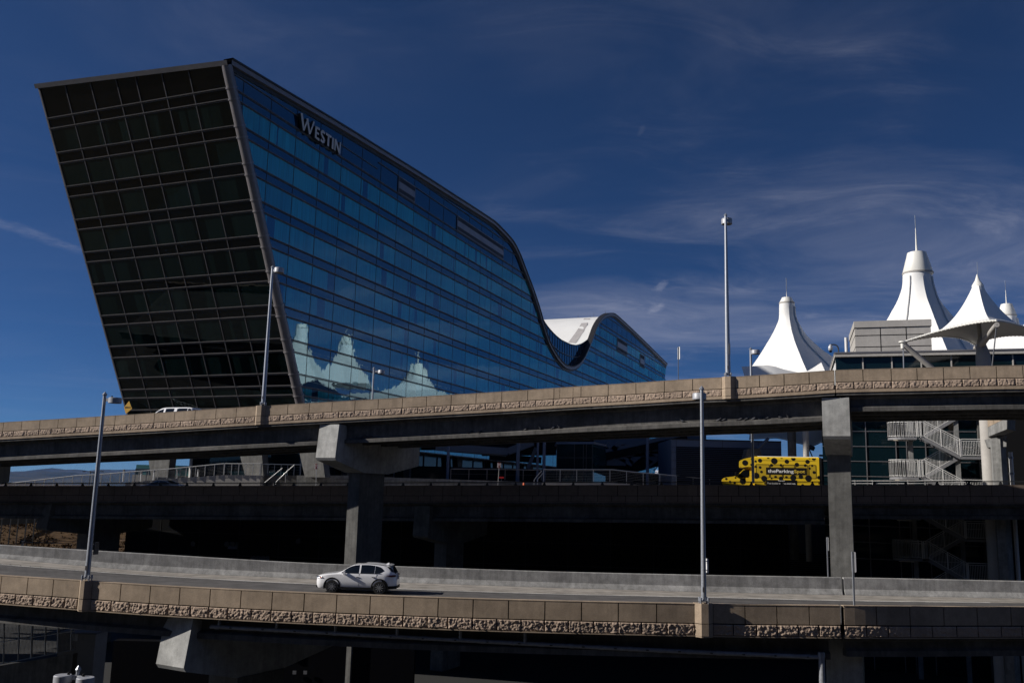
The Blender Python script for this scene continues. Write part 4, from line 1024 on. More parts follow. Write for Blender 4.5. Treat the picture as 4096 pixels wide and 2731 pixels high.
# dark recess building at the far right
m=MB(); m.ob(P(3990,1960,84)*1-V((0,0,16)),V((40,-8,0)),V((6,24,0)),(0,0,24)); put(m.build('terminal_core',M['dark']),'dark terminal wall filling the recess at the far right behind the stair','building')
for i,(x,y,z_) in enumerate(((1940,677,zt3),(2003,494,zi))):
    q=P(*z_(x,y),79.5); w=thing('wall_lamp',q,['glowing bulb lamp beside the pale column, upper right','glowing bulb lamp in the dark below the middle deck, right'][i],'lamp')
    m=MB(); m.lathe(q,[(.02,.10),(.085,.05),(.10,0),(.06,-.08),(.02,-.10)],12); b=m.build('bulb',simple('lamp_glow',(1.,.93,.8),.4,emit=2.2) if i==0 else bpy.data.materials['lamp_glow'],w,smooth=60); m=MB(); m.cb(q+V((0,.16,.02)),.08,.10,.12); m.build('lamp_bracket',M['dark'],w)
# ------------------------------------------------------------ street lamps
def lamp(base,top,heads,label,r0=.13,r1=.085,hr=.34,hh=.30,group='street lamps along the ramps',collar=True,post_from=None,basez=None):
    """heads: list of horizontal offsets (dx,dy) of the drum centre from the pole"""
    g=thing('street_lamp',base,label,'street lamp',group); b=V(base); t=V((b.x,b.y,top.z))
    m=MB(); m.tube([b+V((0,0,.12)),t],[r0,r1],14); m.build('pole',M['galv'],g,smooth=60)
    m=MB(); m.lathe(t,[(r1*1.5,-.02),(r1*1.55,.03),(.01,.17)],8); m.build('pole_cap',M['galv'],g)
    if collar:
        m=MB(); m.cb(b+V((0,0,.13)),.21,.21,.02); 
        m.build('base_plate',M['galv'],g)
        m=MB()
        for sx in (-1,1):
            for sy in (-1,1): m=MB(); m.lathe(b+V((.17*sx,.17*sy,0)),[(.035,-.02),(.035,.09),(.055,.09),(.055,.24),(.02,.27)],8); m.build('anchor_bolt',M['galv'],g)
        m=MB(); m.cb(b+V((-.02,-r0,.62)),.06,.012,.11); m.build('hand_hole_cover',M['trim'],g)
    for dx,dy in heads:
        c=t+V((dx,dy,-.30)); d=V((dx,dy,0)).normalized()
        m=MB(); m.lathe(c,[(hr*.93,hh*.55),(hr,hh*.45),(hr,-hh*.5),(hr*.9,-hh*.5),(hr*.88,-hh*.35)],28); m.build('lamp_head',M['lampgrey'],g,smooth=40)
        m=MB(); m.lathe(c+V((0,0,-hh*.44)),[(hr*.9,0),(hr*.5,-.03),(.01,-.035)],24); m.build('lens',M['lens'],g,smooth=60)
        m=MB(); m.bar(t-V((0,0,.26)),c-d*hr*.9+V((0,0,.04)),.09,.16); m.build('head_arm',M['lampgrey'],g)
        m=MB(); m.lathe(c-d*hr*.6+V((0,0,hh*.55)),[(.05,0),(.05,.08),(.03,.10)],8); m.build('photocell',M['black'],g)
    return g
def lamp_px(ln,x,y,xt,yt,heads,label,**k):
    b=ln.q(x,-.02,.02) if ln else None; Y=b.y; t=P(xt,yt,Y); return lamp(b,t,heads,label,**k)
pb=LOW.q(348,.02,.03); lamp(pb,P(422,1579,pb.y),[(.62,-.12)],'lamp post on the lower parapet at the far left, drum head out to the right',r0=.135,r1=.085,hr=.33,hh=.27)
pb=LOW.q(2815,.02,.03); lamp(pb,P(2804,1556,pb.y),[(.0,.55)],'tall galvanised lamp post on the lower parapet with its drum head behind the pole',r0=.125,r1=.08,hr=.33,hh=.29)
pb=UP.q(1053,.02,.03); lamp(pb,P(1086,1070,pb.y),[(.62,-.25)],'lamp post on the upper parapet in front of the hotel corner column',r0=.17,r1=.10,hr=.40,hh=.38)
pb=UP.q(2912,.02,.03); tall=lamp(pb,P(2895,862,pb.y),[(.2,.5)],'tallest lamp post, on the upper parapet against open sky',r0=.19,r1=.085,hr=.38,hh=.38)
q=MID.q(1472,-.05,.05); lamp(q,P(1480,1474,q.y),[(.72,-.1)],'lamp from the middle deck rising behind the upper parapet before the mirrored tents',r0=.11,r1=.08,hr=.31,hh=.30,collar=False)
q=MID.q(3013,-.05,.05); lamp(q,P(3003,1397,q.y),[(.30,-.40)],'lamp from the middle deck, its dark pole crossing the bus, head beside the small tent',r0=.12,r1=.1,hr=.36,hh=.33,collar=False)
q=P(312,2690,36.); lamp(V((q.x,q.y,GZ)),P(312,2678,36.)+V((0,0,.0)),[(-.5,-.12),(.5,-.45)],'twin headed lamp seen from above at the bottom left edge',r0=.10,r1=.07,hr=.32,hh=.25,collar=False)
# far car-park lamps on the plain
zf=Zm(320,1800,9.8)
for (x,y,dx,lab) in ((410,818,-1,'distant car park lamp with its arm to the left under the left ramp span'),(560,845,-.35,'shortest distant car park lamp between the two longer armed ones'),(620,812,1,'distant car park lamp with its arm to the right, partly behind the lamp pole')):
    t=P(*zf(x,y),260); g=thing('car_park_lamp',(t.x,t.y,GZ),lab,'street lamp','far car park lamps')
    m=MB(); m.tube([V((t.x,t.y,GZ)),t],[.14,.11],8); m.build('pole',M['raildark'],g); m=MB(); m.bar(t-V((0,0,.1)),t+V((dx*1.7,0,-.1)),.10); m.build('arm',M['raildark'],g)
    m=MB(); m.cb(t+V((dx*1.75,0,-.12)),.42,.2,.12); m.build('lamp_head',M['raildark'],g)
# ------------------------------------------------------------ signs
def signpost(base,top,w,h,label,mats=('signgrey','galv'),tilt=0,wpost=.06,ang=0,txt=None):
    g=thing('traffic_sign',base,label,'traffic sign')
    b=V(base); t=V((b.x,b.y,top.z)); d=V((math.cos(ang),-math.sin(ang),0)); n=V((d.y,-d.x,0))
    m=MB(); m.bar(b,t,wpost,wpost,(0,1,0)); m.build('post',M[mats[1]],g)
    m=MB(); c=t-V((0,0,h/2))+n*.05
    m.prism([c-d*(w/2-.04)-V((0,0,h/2)),c+d*(w/2-.04)-V((0,0,h/2)),c+d*w/2-V((0,0,h/2-.04)),c+d*w/2+V((0,0,h/2-.04)),c+d*(w/2-.04)+V((0,0,h/2)),c-d*(w/2-.04)+V((0,0,h/2)),c-d*w/2+V((0,0,h/2-.04)),c-d*w/2-V((0,0,h/2-.04))],n*.012); m.build('sign_plate',M[mats[0]],g,fix=True)
    return g,c+n*.014,d,n
pb=LOW.q(3421,-.1,.0); signpost(pb,P(3417,2206,pb.y),.34,.93,'blank back of a narrow sign standing on the lower parapet right of the joint',ang=-R(106),wpost=.075)
q=BAR.q(3323,-.4,.9); signpost(q,P(3320,2148,q.y),.6,.82,'thin sign seen nearly edge on, on the far concrete barrier beside the pier column',ang=-R(80),wpost=.06)
q=UP.q(2584,-W_U+.2,-.5); signpost(q,P(2584,1384,q.y),.30,1.05,'narrow white sign on a slim post behind the upper parapet near the hotel roof end',('signwhite','galv'),ang=-R(117))
g=thing('sign_plate',UP.q(2921,.02,2.5),'dark sign plate seen edge on, clamped to the tallest lamp post','traffic sign'); pp=P(2921,1396,UP.q(2912,0,0).y); m=MB(); m.ob(pp-V((.1,.3,.36)),(.03,0,0),(.14,.6,0),(0,0,.72)); m.build('plate',M['signgrey'],g); m=MB(); m.bar(pp+V((-.28,0,.2)),pp+V((0,0,.2)),.04); m.bar(pp+V((-.28,0,-.2)),pp+V((0,0,-.2)),.04); m.build('clamp',M['galv'],g)
g=thing('sign_plate',LOW.q(2834,.02,2.),'thin sign plate seen edge on, clamped to the right lamp post of the lower ramp','traffic sign'); pp=P(2832,2262,LOW.q(2815,0,0).y); m=MB(); m.ob(pp-V((.0,.0,.32)),(.025,0,0),(-.12,.55,0),(0,0,.64)); m.build('plate',M['signwhite'],g); m=MB(); m.bar(pp+V((-.2,.1,.2)),pp+V((0,.1,.2)),.04); m.bar(pp+V((-.2,.1,-.2)),pp+V((0,.1,-.2)),.04); m.build('clamp',M['galv'],g)
g=thing('sign_plate',LOW.q(376,.02,2.),'dark sign plate clamped to the far left lamp post','traffic sign'); pp=P(374,2192,LOW.q(348,0,0).y+.1); m=MB(); m.ob(pp-V((.0,.0,.32)),(.05,0,0),(.05,.4,0),(0,0,.62)); m.build('plate',M['raildark'],g); m=MB(); m.bar(pp+V((-.2,.1,.2)),pp+V((0,.1,.2)),.04);m.bar(pp+V((-.2,.1,-.2)),pp+V((0,.1,-.2)),.04); m.build('clamp',M['galv'],g)
# merge diamond
c=P(512,1629,87.5); hd=.62; rx=V((1,-.25,0)).normalized(); g=thing('warning_sign',(c.x,c.y,c.z-3),'yellow diamond merge warning sign behind the upper parapet at the hotel corner','traffic sign')
m=MB(); m.prism([c-rx*hd*.72,c+V((0,0,-hd))+rx*-.18,c+rx*hd*.72+V((0,0,-.12)),c+V((0,0,hd))+rx*.05],V((0,.02,0))); m.build('sign_plate',M['signyellow'],g,fix=True)
m=MB(); m.bar(c+V((-.2,.06,-4)),c+V((-.0,.06,.3)),.08); m.build('post',M['galv'],g)
for s_,dz in (('LANE',.17),('MERGE',-.07),('AHEAD',-.31)):
    if s_=='MERGE':
        t_,w_=text_mb(s_,.20,.004,0,c+V((0,-.012,dz))+rx*-.02,rx,ZN,True); t_.build('sign_lettering',M['black'],g)
# no-parking signs on the middle deck
for i,(x,y,yb_) in enumerate(((1266,1854,1960),(1997,1849,1960))):
    Y=MID.fY(x)+8.6; t=P(x,y,Y); b=P(x-3 if i==0 else x-7,yb_,Y); b=V((b.x,Y,b.z))
    g=thing('traffic_sign',(t.x,Y,b.z),['small red and white no parking sign by the small stairs, left of the big pier','small red and white no parking sign right of the big pier, before the dark glass'][i],'traffic sign','no parking signs on the middle deck')
    m=MB(); m.bar(V((b.x,Y,b.z)),t-V((0,0,.1)),.055); m.build('post',M['signwhite'],g)
    w=.36; m=MB(); m.ob(t-V((w/2,.03,.52)),(w,0,0),(0,.015,0),(0,0,.5)); o=m.build('sign_plate',M['signwhite'],g)
    m=MB(); cc=t+V((0,-.045,-.15)); 
    m.ob(t+V((-w/2,-.036,-.02)),(w,0,0),(0,.004,0),(0,0,-.02)); m.ob(t+V((-w/2,-.036,-.52)),(w,0,0),(0,.004,0),(0,0,.02)); m.build('sign_border',M['signred'],o)
    for s_,dz,sz in (('NO',-.14,.12),('PARKING',-.25,.075)):
        tm,w_=text_mb(s_,sz,.003,0,t+V((0,-.037,dz)),(1,0,0),ZN,True); tm.build('sign_lettering',M['signred'],o)
    m=MB(); m.lathe(t+V((0,-.037,-.39)),[(.085,0),(.085,.006),(.062,.006),(.062,0)],20,'y'); m.bar(t+V((-.05,-.04,-.34)),t+V((.05,-.04,-.44)),.02,.006); m.build('prohibition_ring',M['signred'],o)
# small red notice and meter near the glass entrance, orange cone
zq=Zm(1600,1700,3.36)
g=thing('notice_sign',P(*zq(1362,735),97),'small dark red notice hanging on the plaza railing','sign'); t=P(*zq(1330,690),97); b=P(*zq(1395,715),97); m=MB(); m.ob(V((t.x,t.y,b.z)),(b.x-t.x,0,0),(0,.03,0),(0,0,t.z-b.z)); m.build('notice_plate',M['signred'],g); m=MB(); m.bar(V(((t.x+b.x)/2,t.y+.05,b.z-.4)),V(((t.x+b.x)/2,t.y+.05,t.z)),.04); m.build('notice_post',M['steel'],g)
Y=95.; t,b=P(*zq(1666,768),Y),P(*zq(1664,815),Y); g=thing('delineator_post',b,'orange and white plastic delineator post in front of the small steps','delineator'); m=MB(); m.lathe(b,[(.14,-.3),(.14,-.05),(.09,0),(.075,t.z-b.z-.12)],12); m.build('post_body',M['signwhite'],g,smooth=50); m=MB(); m.lathe(V((b.x,Y,t.z-.42)),[(.1,0),(.1,.36),(.04,.44)],12); m.build('orange_sleeve',M['orange'],g,smooth=50)
# ------------------------------------------------------------ pigeons on the girder flange
def pigeon_mesh():
    m=MB(); pts=[((-.17,0,.085),.012),((-.10,0,.095),.035),((-.03,0,.115),.068),((.05,0,.135),.072),((.10,0,.165),.05),((.125,0,.205),.034),((.15,0,.235),.036),((.17,0,.24),.022),((.20,0,.233),.006)]
    rings=[]
    for (c,r) in pts:
        rings.append([V(c)+V((0,math.cos(a)*r*.95,math.sin(a)*r)) for a in [2*math.pi*k/10 for k in range(10)]])
    m.grid([r+[r[0]] for r in rings],True)
    m.add([(-.27,-.035,.07),(-.27,.035,.07),(-.15,.04,.10),(-.15,-.04,.10),(-.27,0,.055),(-.15,0,.075)],[[0,1,2,3],[0,3,5,4],[1,4,5,2],[0,4,1]])
    for s in (-.025,.025): m.tube([(.03,s,.08),(.035,s,.0)],.007,5); m.ob((.02,s-.012,0),(.05,0,0),(0,.024,0),(0,0,.008))
    return m
zp1=Zm(1000,1640,3.36); zp2=Zm(2700,1500,1.685)
pgs=[zp1(*q) for q in ((790,400),(1500,360),(1578,355),(1642,352))]+[zq(*q) for q in ((950,84),(1082,80),(1688,44),(1897,34),(2062,28),(2152,24))]+[zp2(*q) for q in ((55,308),(292,296),(330,297),(440,290),(483,284),(530,288),(578,288),(625,284),(712,276),(768,270))]
proto=None; wn=['first','second','third','fourth','fifth','sixth','seventh','eighth','ninth','tenth','eleventh','twelfth','thirteenth','fourteenth','fifteenth','sixteenth','seventeenth','eighteenth','nineteenth','twentieth']
for i,(x,y) in enumerate(pgs):
    # stand on the lower flange of the first girder
    p,t,n=UP.fr(x); o=-1.0; q=P(x,y,UP.fY(x)+.95); fl=UP.q(x,-.95,-3.3+.265); pos=V((q.x,q.y,fl.z-.0))
    lab=('dark pigeon perched alone on the girder flange left of the big pier' if i==0 else 'dark pigeon on the girder flange, %s counting right from the big pier'%wn[i-1])
    rz=random.choice((0,math.pi))+random.uniform(-.5,.5)
    if proto is None:
        proto=pigeon_mesh().build('pigeon',M['pigeon'],None,smooth=60); put(proto,lab,'pigeon','pigeons on the girder flange'); o_=proto
    else:
        o_=proto.copy(); COL.objects.link(o_); o_['label']=lab
    o_.location=pos; o_.rotation_euler=(0,0,rz); o_.scale=(1.25,1.25,1.25)
# ------------------------------------------------------------ drain pipe under the lower ramp
zpa=Zm(800,2440,2.94)
pp=[zpa(125,190),zpa(1060,238),zpa(2352,311),z1(2352,746),z2(1065,779)]
PY=smooth_lerp([800,1600,2800,3300],[47.2,45.5,44.25,44.1]); py=smooth_lerp([p[0] for p in pp],[p[1] for p in pp])
PPt=lambda x:P(x,py(x),PY(x))
g=thing('drain_pipe',PPt(2000),'long grey drain pipe hung along the lower ramp girder below the stone parapet','pipe')
m=MB(); m.tube([PPt(842+ (3275-842)*i/40) for i in range(41)],.095,14); m.build('main_pipe',M['pipe'],g,smooth=60)
x=860
while x<3270:
    m=MB(); a,b=PPt(x),PPt(x+10); m.tube([a,a+(b-a).normalized()*.22],.108,14); x+=118; m.build('pipe_collar',M['pipe'],g,smooth=50)
for x in (876,1107,1341,1588,1841,2100):
    a=PPt(x); m=MB(); m.tube([a,a+V((0,.0,1.25))],.075,12); m.build('drop_pipe',M['pipe'],g,smooth=60)
m=MB()
x=925
while x<3260:
    m=MB(); a=PPt(x); m.bar(a,a+V((0,.05,1.2)),.018); m.lathe(a,[(.115,-.03),(.115,.03)],12); x+=128 if int(x)%2 else 137; m.build('pipe_hanger',M['raildark'],g)
zpb=Zm(3200,2440,2.625)
a=P(3285,2606,44.05); m=MB(); m.tube([a,V((a.x,a.y,GZ))],.14,14); m.lathe(a,[(.165,-.22),(.165,-.1),(.155,-.02),(.1,.0)],14); m.cb(a+V((.12,-.1,-1.5)),.13,.12,.15); m.build('down_pipe',M['pipe'],g,smooth=40)
# ------------------------------------------------------------ vehicles
def car(root,top,belt,w,zb,L,glass_side,ws,rg,paint,wheels,wr,roofw,extra=None,tyre_w=.24,arch=.07,clad=True,wbelt=.03):
    """local frame: x from nose (0) to tail (L); y left side +; z up. top/belt: [(x,z)], w/roofw: [(x,half width)]"""
    T=smooth_lerp(*zip(*top)); B=smooth_lerp(*zip(*belt)); Wd=smooth_lerp(*zip(*w)); RW=smooth_lerp(*zip(*roofw)); ZB=smooth_lerp(*zip(*zb))
    N=64; G=[]
    def sec(x):
        t,b,h,r,z0_=T(x),B(x),Wd(x),RW(x),ZB(x)
        cab=max(0.,min(1.,(t-b-.05)/.25)); bz=min(b,t-.05); e=h-wbelt
        sh=[(h-.10,z0_),(h-.02,z0_+.10),(h,z0_+(bz-z0_)*.50),(h-.008,z0_+(bz-z0_)*.78),(e,bz)]
        yr=r*cab+(e-.10)*(1-cab); zr=t-.075*cab-.02*(1-cab)
        sh+=[((e*.66+yr*.34),bz+(zr-bz)*.33),((e*.33+yr*.67),bz+(zr-bz)*.67),(yr,zr),(yr*.93,t-.025*cab-.005),(yr*.6,t-.004),(0,t)]
        return sh
    for i in range(N+1):
        x=L*(.5-.5*math.cos(math.pi*i/N)) if False else L*i/N; s=sec(x); G.append([V((-x,y,z)) for y,z in s]+[V((-x,-y,z)) for y,z in s[::-1][1:]])
    b=MB().grid(G); b.poly(G[0]); b.poly(G[-1][::-1]); body=b.build('body',M[paint],root,smooth=38,local=True,fix=True)
    def side_pt(x,z,s,off):
        sh=sec(x); 
        for (y0_,z0_),(y1_,z1_) in zip(sh[4:7],sh[5:8]):
            if z<=z1_+1e-6: 
                f=max(0,(z-z0_)/max(1e-6,z1_-z0_)); y=y0_+(y1_-y0_)*f; return V((-x,s*(y+off),z+off*.3))
        return V((-x,s*(sh[7][0]+off),z))
    for nm,lo_,hi_ in glass_side:
        lo=smooth_lerp(*zip(*lo_)); hi=smooth_lerp(*zip(*hi_)); xa,xb=lo_[0][0],lo_[-1][0]
        for s in (1,-1):
            G=[]
            for i in range(15):
                x=xa+(xb-xa)*i/14; a,c=lo(x),max(lo(x)+.004,hi(x)); G.append([side_pt(x,a+(c-a)*k/5,s,.008) for k in range(6)])
            MB().grid(G,s>0).build(nm,M['carglass'],root,smooth=60,local=True)
    for nm,(xa,xb),fr_ in (('windshield',ws,.93),('rear_window',rg,.985)):
        G=[]
        for i in range(9):
            x=xa+(xb-xa)*i/8; s=sec(x); row=[]
            yr,zr=s[7]; t=T(x)
            for k in range(-6,7):
                f=k/6*fr_; ay=abs(f)*yr/.93 if abs(f)<=.93 else yr
                zz_=t-(.03*(abs(f))**3)
                row.append(V((-x,f*yr,zz_+.012)))
            G.append(row)
        MB().grid(G).build(nm,M['carglass'],root,smooth=60,local=True)
    for wx in wheels:
        for s in (1,-1):
            yo=Wd(wx)
            if clad:
                m=MB(); m.v=[];ro,ri=wr+arch+.055,wr+arch-.02; vs=[];fs=[]
                n=20
                for k in range(n+1):
                    a=math.pi*(-.10+1.20*k/n); 
                    for r_,yy in ((ro,yo-.06),(ro,yo+.012),(ri,yo+.016),(ri,yo-.10)): vs.append(V((-wx+math.cos(a)*r_,s*yy,wr+math.sin(a)*r_)))
                for k in range(n):
                    for j in range(3): fs.append([k*4+j,k*4+j+1,(k+1)*4+j+1,(k+1)*4+j])
                m.add(vs,fs); m.build('wheel_arch',M['black'],root,local=True,fix=True)
            m=MB(); m.lathe((-wx,s*(yo-.02),wr+.03),[(wr+arch-.015,-.03*s),(wr+arch-.015,.012*s)],32,'y'); 
            for q in m.v: q.z=max(q.z,ZB(wx)+.0)
            m.build('wheel_well',M['black'],root,local=True,fix=True)
            c=V((-wx,s*(yo-.10),wr)); m=MB(); h=tyre_w/2
            m.lathe(c,[(wr*.66,-h),(wr*.94,-h),(wr,-h*.7),(wr,h*.7),(wr*.94,h),(wr*.66,h)],32,'y'); tyre=m.build('wheel',M['rubber'],root,smooth=50,local=True,fix=True)
            m=MB(); m.lathe(c+V((0,s*(h-.015),0)),[(.01,0),(wr*.66,0)],28,'y',False); 
            m.lathe(c+V((0,s*(h+.004),0)),[(wr*.60,0),(wr*.68,.004)],28,'y',False); rim=m.build('rim',M['rimdark'],tyre,local=True)
            m=MB()
            for k in range(10):
                a=2*math.pi*k/10+.1; da=V((math.cos(a),0,math.sin(a))); m.bar(c+V((0,s*(h+.008),0))+da*.05,c+V((0,s*(h+.008),0))+da*wr*.63,.034,.02,(0,1,0))
            m.lathe(c+V((0,s*(h+.012),0)),[(.01,0),(.05,0)],14,'y',False); m.build('spokes',M['chrome'],rim,local=True)
    return side_pt,sec,T
def heading(t): return math.atan2(-t.y,-t.x)       # nose along -t
# -- white crossover on the lower ramp
fw=on_road(1331,2369); rw=on_road(1512,2375); fw.z+=.006; rw.z+=.006
tdir=(fw-rw); tdir.z=0; tdir.normalize(); rz=math.atan2(tdir.y,tdir.x)
nl=V((-tdir.y,tdir.x,0))
mid=(fw+rw)/2; cen=mid-nl*.80
nose=cen+tdir*(1.35+.93); pitch_z=(fw.z+rw.z)/2
suv=thing('white_car',(nose.x,nose.y,pitch_z),'white crossover car with dark windows and black wheel arches on the lower ramp','car',rot=rz)
suv.rotation_euler=(0,-math.atan2(fw.z-rw.z,2.7),rz)
sp_,sec_,T_=car(suv,
 [(0,.80),(.06,.90),(.25,.97),(.7,1.045),(1.15,1.10),(1.35,1.17),(1.75,1.42),(2.05,1.565),(2.35,1.64),(2.75,1.665),(3.3,1.65),(3.85,1.595),(4.12,1.545),(4.22,1.49),(4.42,1.17),(4.50,1.0),(4.55,.80)],
 [(0,.74),(.3,.90),(1.1,1.02),(1.6,1.05),(3.6,1.115),(4.2,1.13),(4.55,.78)],
 [(0,.62),(.08,.74),(.3,.86),(.7,.91),(1.3,.915),(2.5,.915),(3.4,.92),(3.85,.90),(4.15,.84),(4.38,.74),(4.5,.62),(4.55,.52)],
 [(0,.36),(.12,.25),(.5,.24),(4.1,.26),(4.4,.34),(4.55,.46)],4.55,
 [('side_window',[(1.42,1.095),(2.42,1.105)],[(1.42,1.11),(1.75,1.37),(2.05,1.50),(2.42,1.555)]),
  ('side_window',[(2.52,1.105),(3.30,1.12)],[(2.52,1.56),(2.9,1.565),(3.30,1.535)]),
  ('rear_window',[(3.98,1.485),(4.16,1.32),(4.30,1.20),(4.40,1.185)],[(3.98,1.50),(4.16,1.46),(4.30,1.33),(4.40,1.20)]),
  ('quarter_window',[(3.33,1.12),(3.60,1.14),(3.86,1.27)],[(3.33,1.53),(3.62,1.46),(3.86,1.285)])],
 (1.33,2.02),(4.12,4.44),'carwhite',(.94,3.64),.365,[(0,.60),(1.3,.62),(2.0,.60),(3.,.60),(3.8,.575),(4.15,.52),(4.4,.50),(4.55,.46)])
def lb(name,mat,f,**k):
    m=MB(); f(m); return m.build(name,M[mat],suv,local=True,**k)
for s in (1,-1):
    lb('door_mirror','carwhite',lambda m:(m.ob((-1.70,s*.90,1.05),(.12,0,0),(0,s*.20,.0),(.02,0,.16)),m.ob((-1.68,s*.86,1.02),(.08,0,0),(0,s*.16,0),(0,0,.05))),fix=True)
    lb('sill_cladding','black',lambda m:m.ob((-3.25,s*.83,.235),(1.95,0,0),(0,s*.095,0),(0,0,.115)),fix=True)
    lb('door_handle','chrome',lambda m:(m.ob((-2.46,s*.912,.90),(.18,0,0),(0,s*.03,0),(0,0,.025)),),fix=True)
    lb('door_handle','chrome',lambda m:(m.ob((-3.36,s*.915,.92),(.18,0,0),(0,s*.03,0),(0,0,.025)),),fix=True)
    lb('window_trim','chrome',lambda m:[m.bar(sp_(a,1.092+.012*(a-1.42)/.9,s,.012),sp_(a+.28,1.092+.012*(a-1.14)/.9,s,.012),.012,.014) for a in [1.45+.28*i for i in range(8)]])
    lb('door_gap','black',lambda m:[(m.bar((-1.40,s*.915,.42),(-1.42,s*.89,1.0),.012,.006),m.bar((-2.46,s*.917,.40),(-2.45,s*.892,1.08),.012,.006),m.bar((-3.40,s*.92,.72),(-3.46,s*.90,1.09),.012,.006))])
    lb('headlight','chrome',lambda m:m.prism([(-.03,s*.60,.80),(-.05,s*.72,.79),(-.34,s*.885,.835),(-.36,s*.88,.875),(-.16,s*.80,.895),(-.04,s*.62,.87)],(.03,s*.015,0)),fix=True)
    lb('turn_lamp','amber',lambda m:m.prism([(-.20,s*.845,.80),(-.34,s*.90,.83),(-.36,s*.905,.86),(-.22,s*.86,.855)],(.01,s*.012,0)),fix=True)
    lb('tail_lamp','taillight',lambda m:m.prism([(-3.98,s*.875,1.035),(-4.22,s*.81,.955),(-4.42,s*.70,.965),(-4.49,s*.58,1.0),(-4.47,s*.58,1.06),(-4.35,s*.72,1.07)],(-.03,s*.045,0)),fix=True)
lb('lower_bumper','black',lambda m:(m.prism([(-.05,-.64,.25),(-.05,.64,.25),(-.02,.66,.36),(-.02,-.66,.36)],(.03,0,0)),m.prism([(-4.10,-.86,.29),(-4.10,.86,.29),(-4.38,.77,.30),(-4.56,.56,.31),(-4.56,-.56,.31),(-4.38,-.77,.30)],(0,0,.16))),fix=True)
lb('grille','black',lambda m:m.prism([(-.02,-.45,.56),(-.02,.45,.56),(-.03,.52,.80),(-.03,-.52,.80)],(.03,0,0)),fix=True)
lb('rear_spoiler','carwhite',lambda m:m.prism([(-3.98,-.60,1.575),(-3.98,.60,1.575),(-4.20,.56,1.535),(-4.20,-.56,1.535)],(0,0,.03)),fix=True)
lb('number_plate','signgrey',lambda m:m.ob((-4.56,-.16,.80),(.02,0,0),(0,.32,0),(-.03,0,.15)),fix=True)
lb('tail_badge','chrome',lambda m:m.lathe((-4.525,0,1.01),[(.035,0),(.06,.0)],12,'y',False))
lb('antenna_fin','carwhite',lambda m:m.add([(-3.78,.0,1.60),(-4.0,.025,1.575),(-4.0,-.025,1.575),(-3.98,0,1.70)],[[0,1,3],[0,3,2],[1,2,3],[0,2,1]]),fix=True)
lb('sunroof','carglass',lambda m:m.grid([[V((-x,y,T_(x)+.012-.02*abs(y)**2)) for y in (-.42,-.2,0,.2,.42)] for x in (2.12,2.4,2.7)]))
lb('roof_rail','black',lambda m:[m.tube([(-x,s*.575,T_(x)-.03) for x in (2.1,2.6,3.1,3.6,3.95)],.012,6) for s in (1,-1)])
lb('steering_wheel','rimdark',lambda m:m.tube([(-1.95+.05*math.sin(a),.36+.17*math.cos(a),1.02+.16*math.sin(a)) for a in [i*math.pi/8 for i in range(17)]],.02,6))
# -- silver saloon half hidden on the middle deck
p,t,n=MID.fr(640); rd=MID.q(640,-4.5,-.87); b_=P(545,1930,rd.y); rdz=rd.z
sed=thing('silver_car',(P(556,1930,rd.y+.5).x,rd.y+.5,rdz),'silver saloon car on the middle deck, only its roof and windows above the dark wall','car',rot=heading(t))
car(sed,[(0,.62),(.3,.78),(1.1,.92),(1.35,.97),(1.9,1.27),(2.3,1.42),(2.7,1.46),(3.2,1.42),(3.7,1.27),(4.15,1.08),(4.7,1.02),(4.85,.8)],
 [(0,.6),(.4,.72),(1.3,.9),(3.6,.97),(4.85,.78)],[(0,.6),(.3,.84),(1.,.91),(3.8,.91),(4.6,.82),(4.85,.7)],[(0,.3),(.3,.2),(4.5,.24),(4.85,.4)],4.85,
 [('side_window',[(1.55,.95),(2.55,.97)],[(1.55,.97),(2.0,1.22),(2.55,1.36)]),('side_window',[(2.62,.97),(3.72,1.03)],[(2.62,1.365),(3.1,1.33),(3.72,1.06)])],
 (1.42,2.2),(3.3,4.05),'carwhite',(.92,3.75),.33,[(0,.6),(1.4,.62),(2.2,.56),(3.2,.55),(4.1,.62),(4.85,.6)],clad=False)
# -- long white van-like estate on the upper ramp
p,t,n=UP.fr(700); rd=UP.q(700,-5.6,-.96)
xn=P(585,1650,rd.y+.2)
van=thing('white_van',(xn.x,rd.y-.1,rd.z-.28),'long white high-roofed car behind the upper parapet below the hotel end wall','car',rot=heading(t))
car(van,[(0,.9),(.2,1.05),(1.2,1.18),(1.4,1.25),(2.0,1.66),(2.35,1.83),(2.8,1.90),(4.6,1.92),(5.35,1.88),(5.52,1.75),(5.65,1.1),(5.7,.7)],
 [(0,.85),(.4,1.),(1.5,1.18),(5.5,1.22),(5.7,.68)],[(0,.8),(.3,.97),(1.,1.02),(5.3,1.02),(5.6,.97),(5.7,.9)],[(0,.4),(.3,.3),(5.4,.32),(5.7,.5)],5.7,
 [('side_window',[(1.72,1.22),(2.62,1.23)],[(1.72,1.24),(2.1,1.58),(2.62,1.74)]),('side_window',[(2.82,1.23),(3.68,1.24)],[(2.82,1.76),(3.2,1.78),(3.68,1.78)]),('side_window',[(3.98,1.24),(5.02,1.24)],[(3.98,1.74),(4.2,1.79),(5.02,1.79)]),('side_window',[(5.09,1.24),(5.4,1.24)],[(5.09,1.78),(5.25,1.77),(5.4,1.70)])],
 (1.42,2.25),(5.54,5.64),'carwhite',(1.02,4.3),.4,[(0,.8),(1.4,.82),(2.3,.78),(5.2,.78),(5.6,.78)],clad=False)
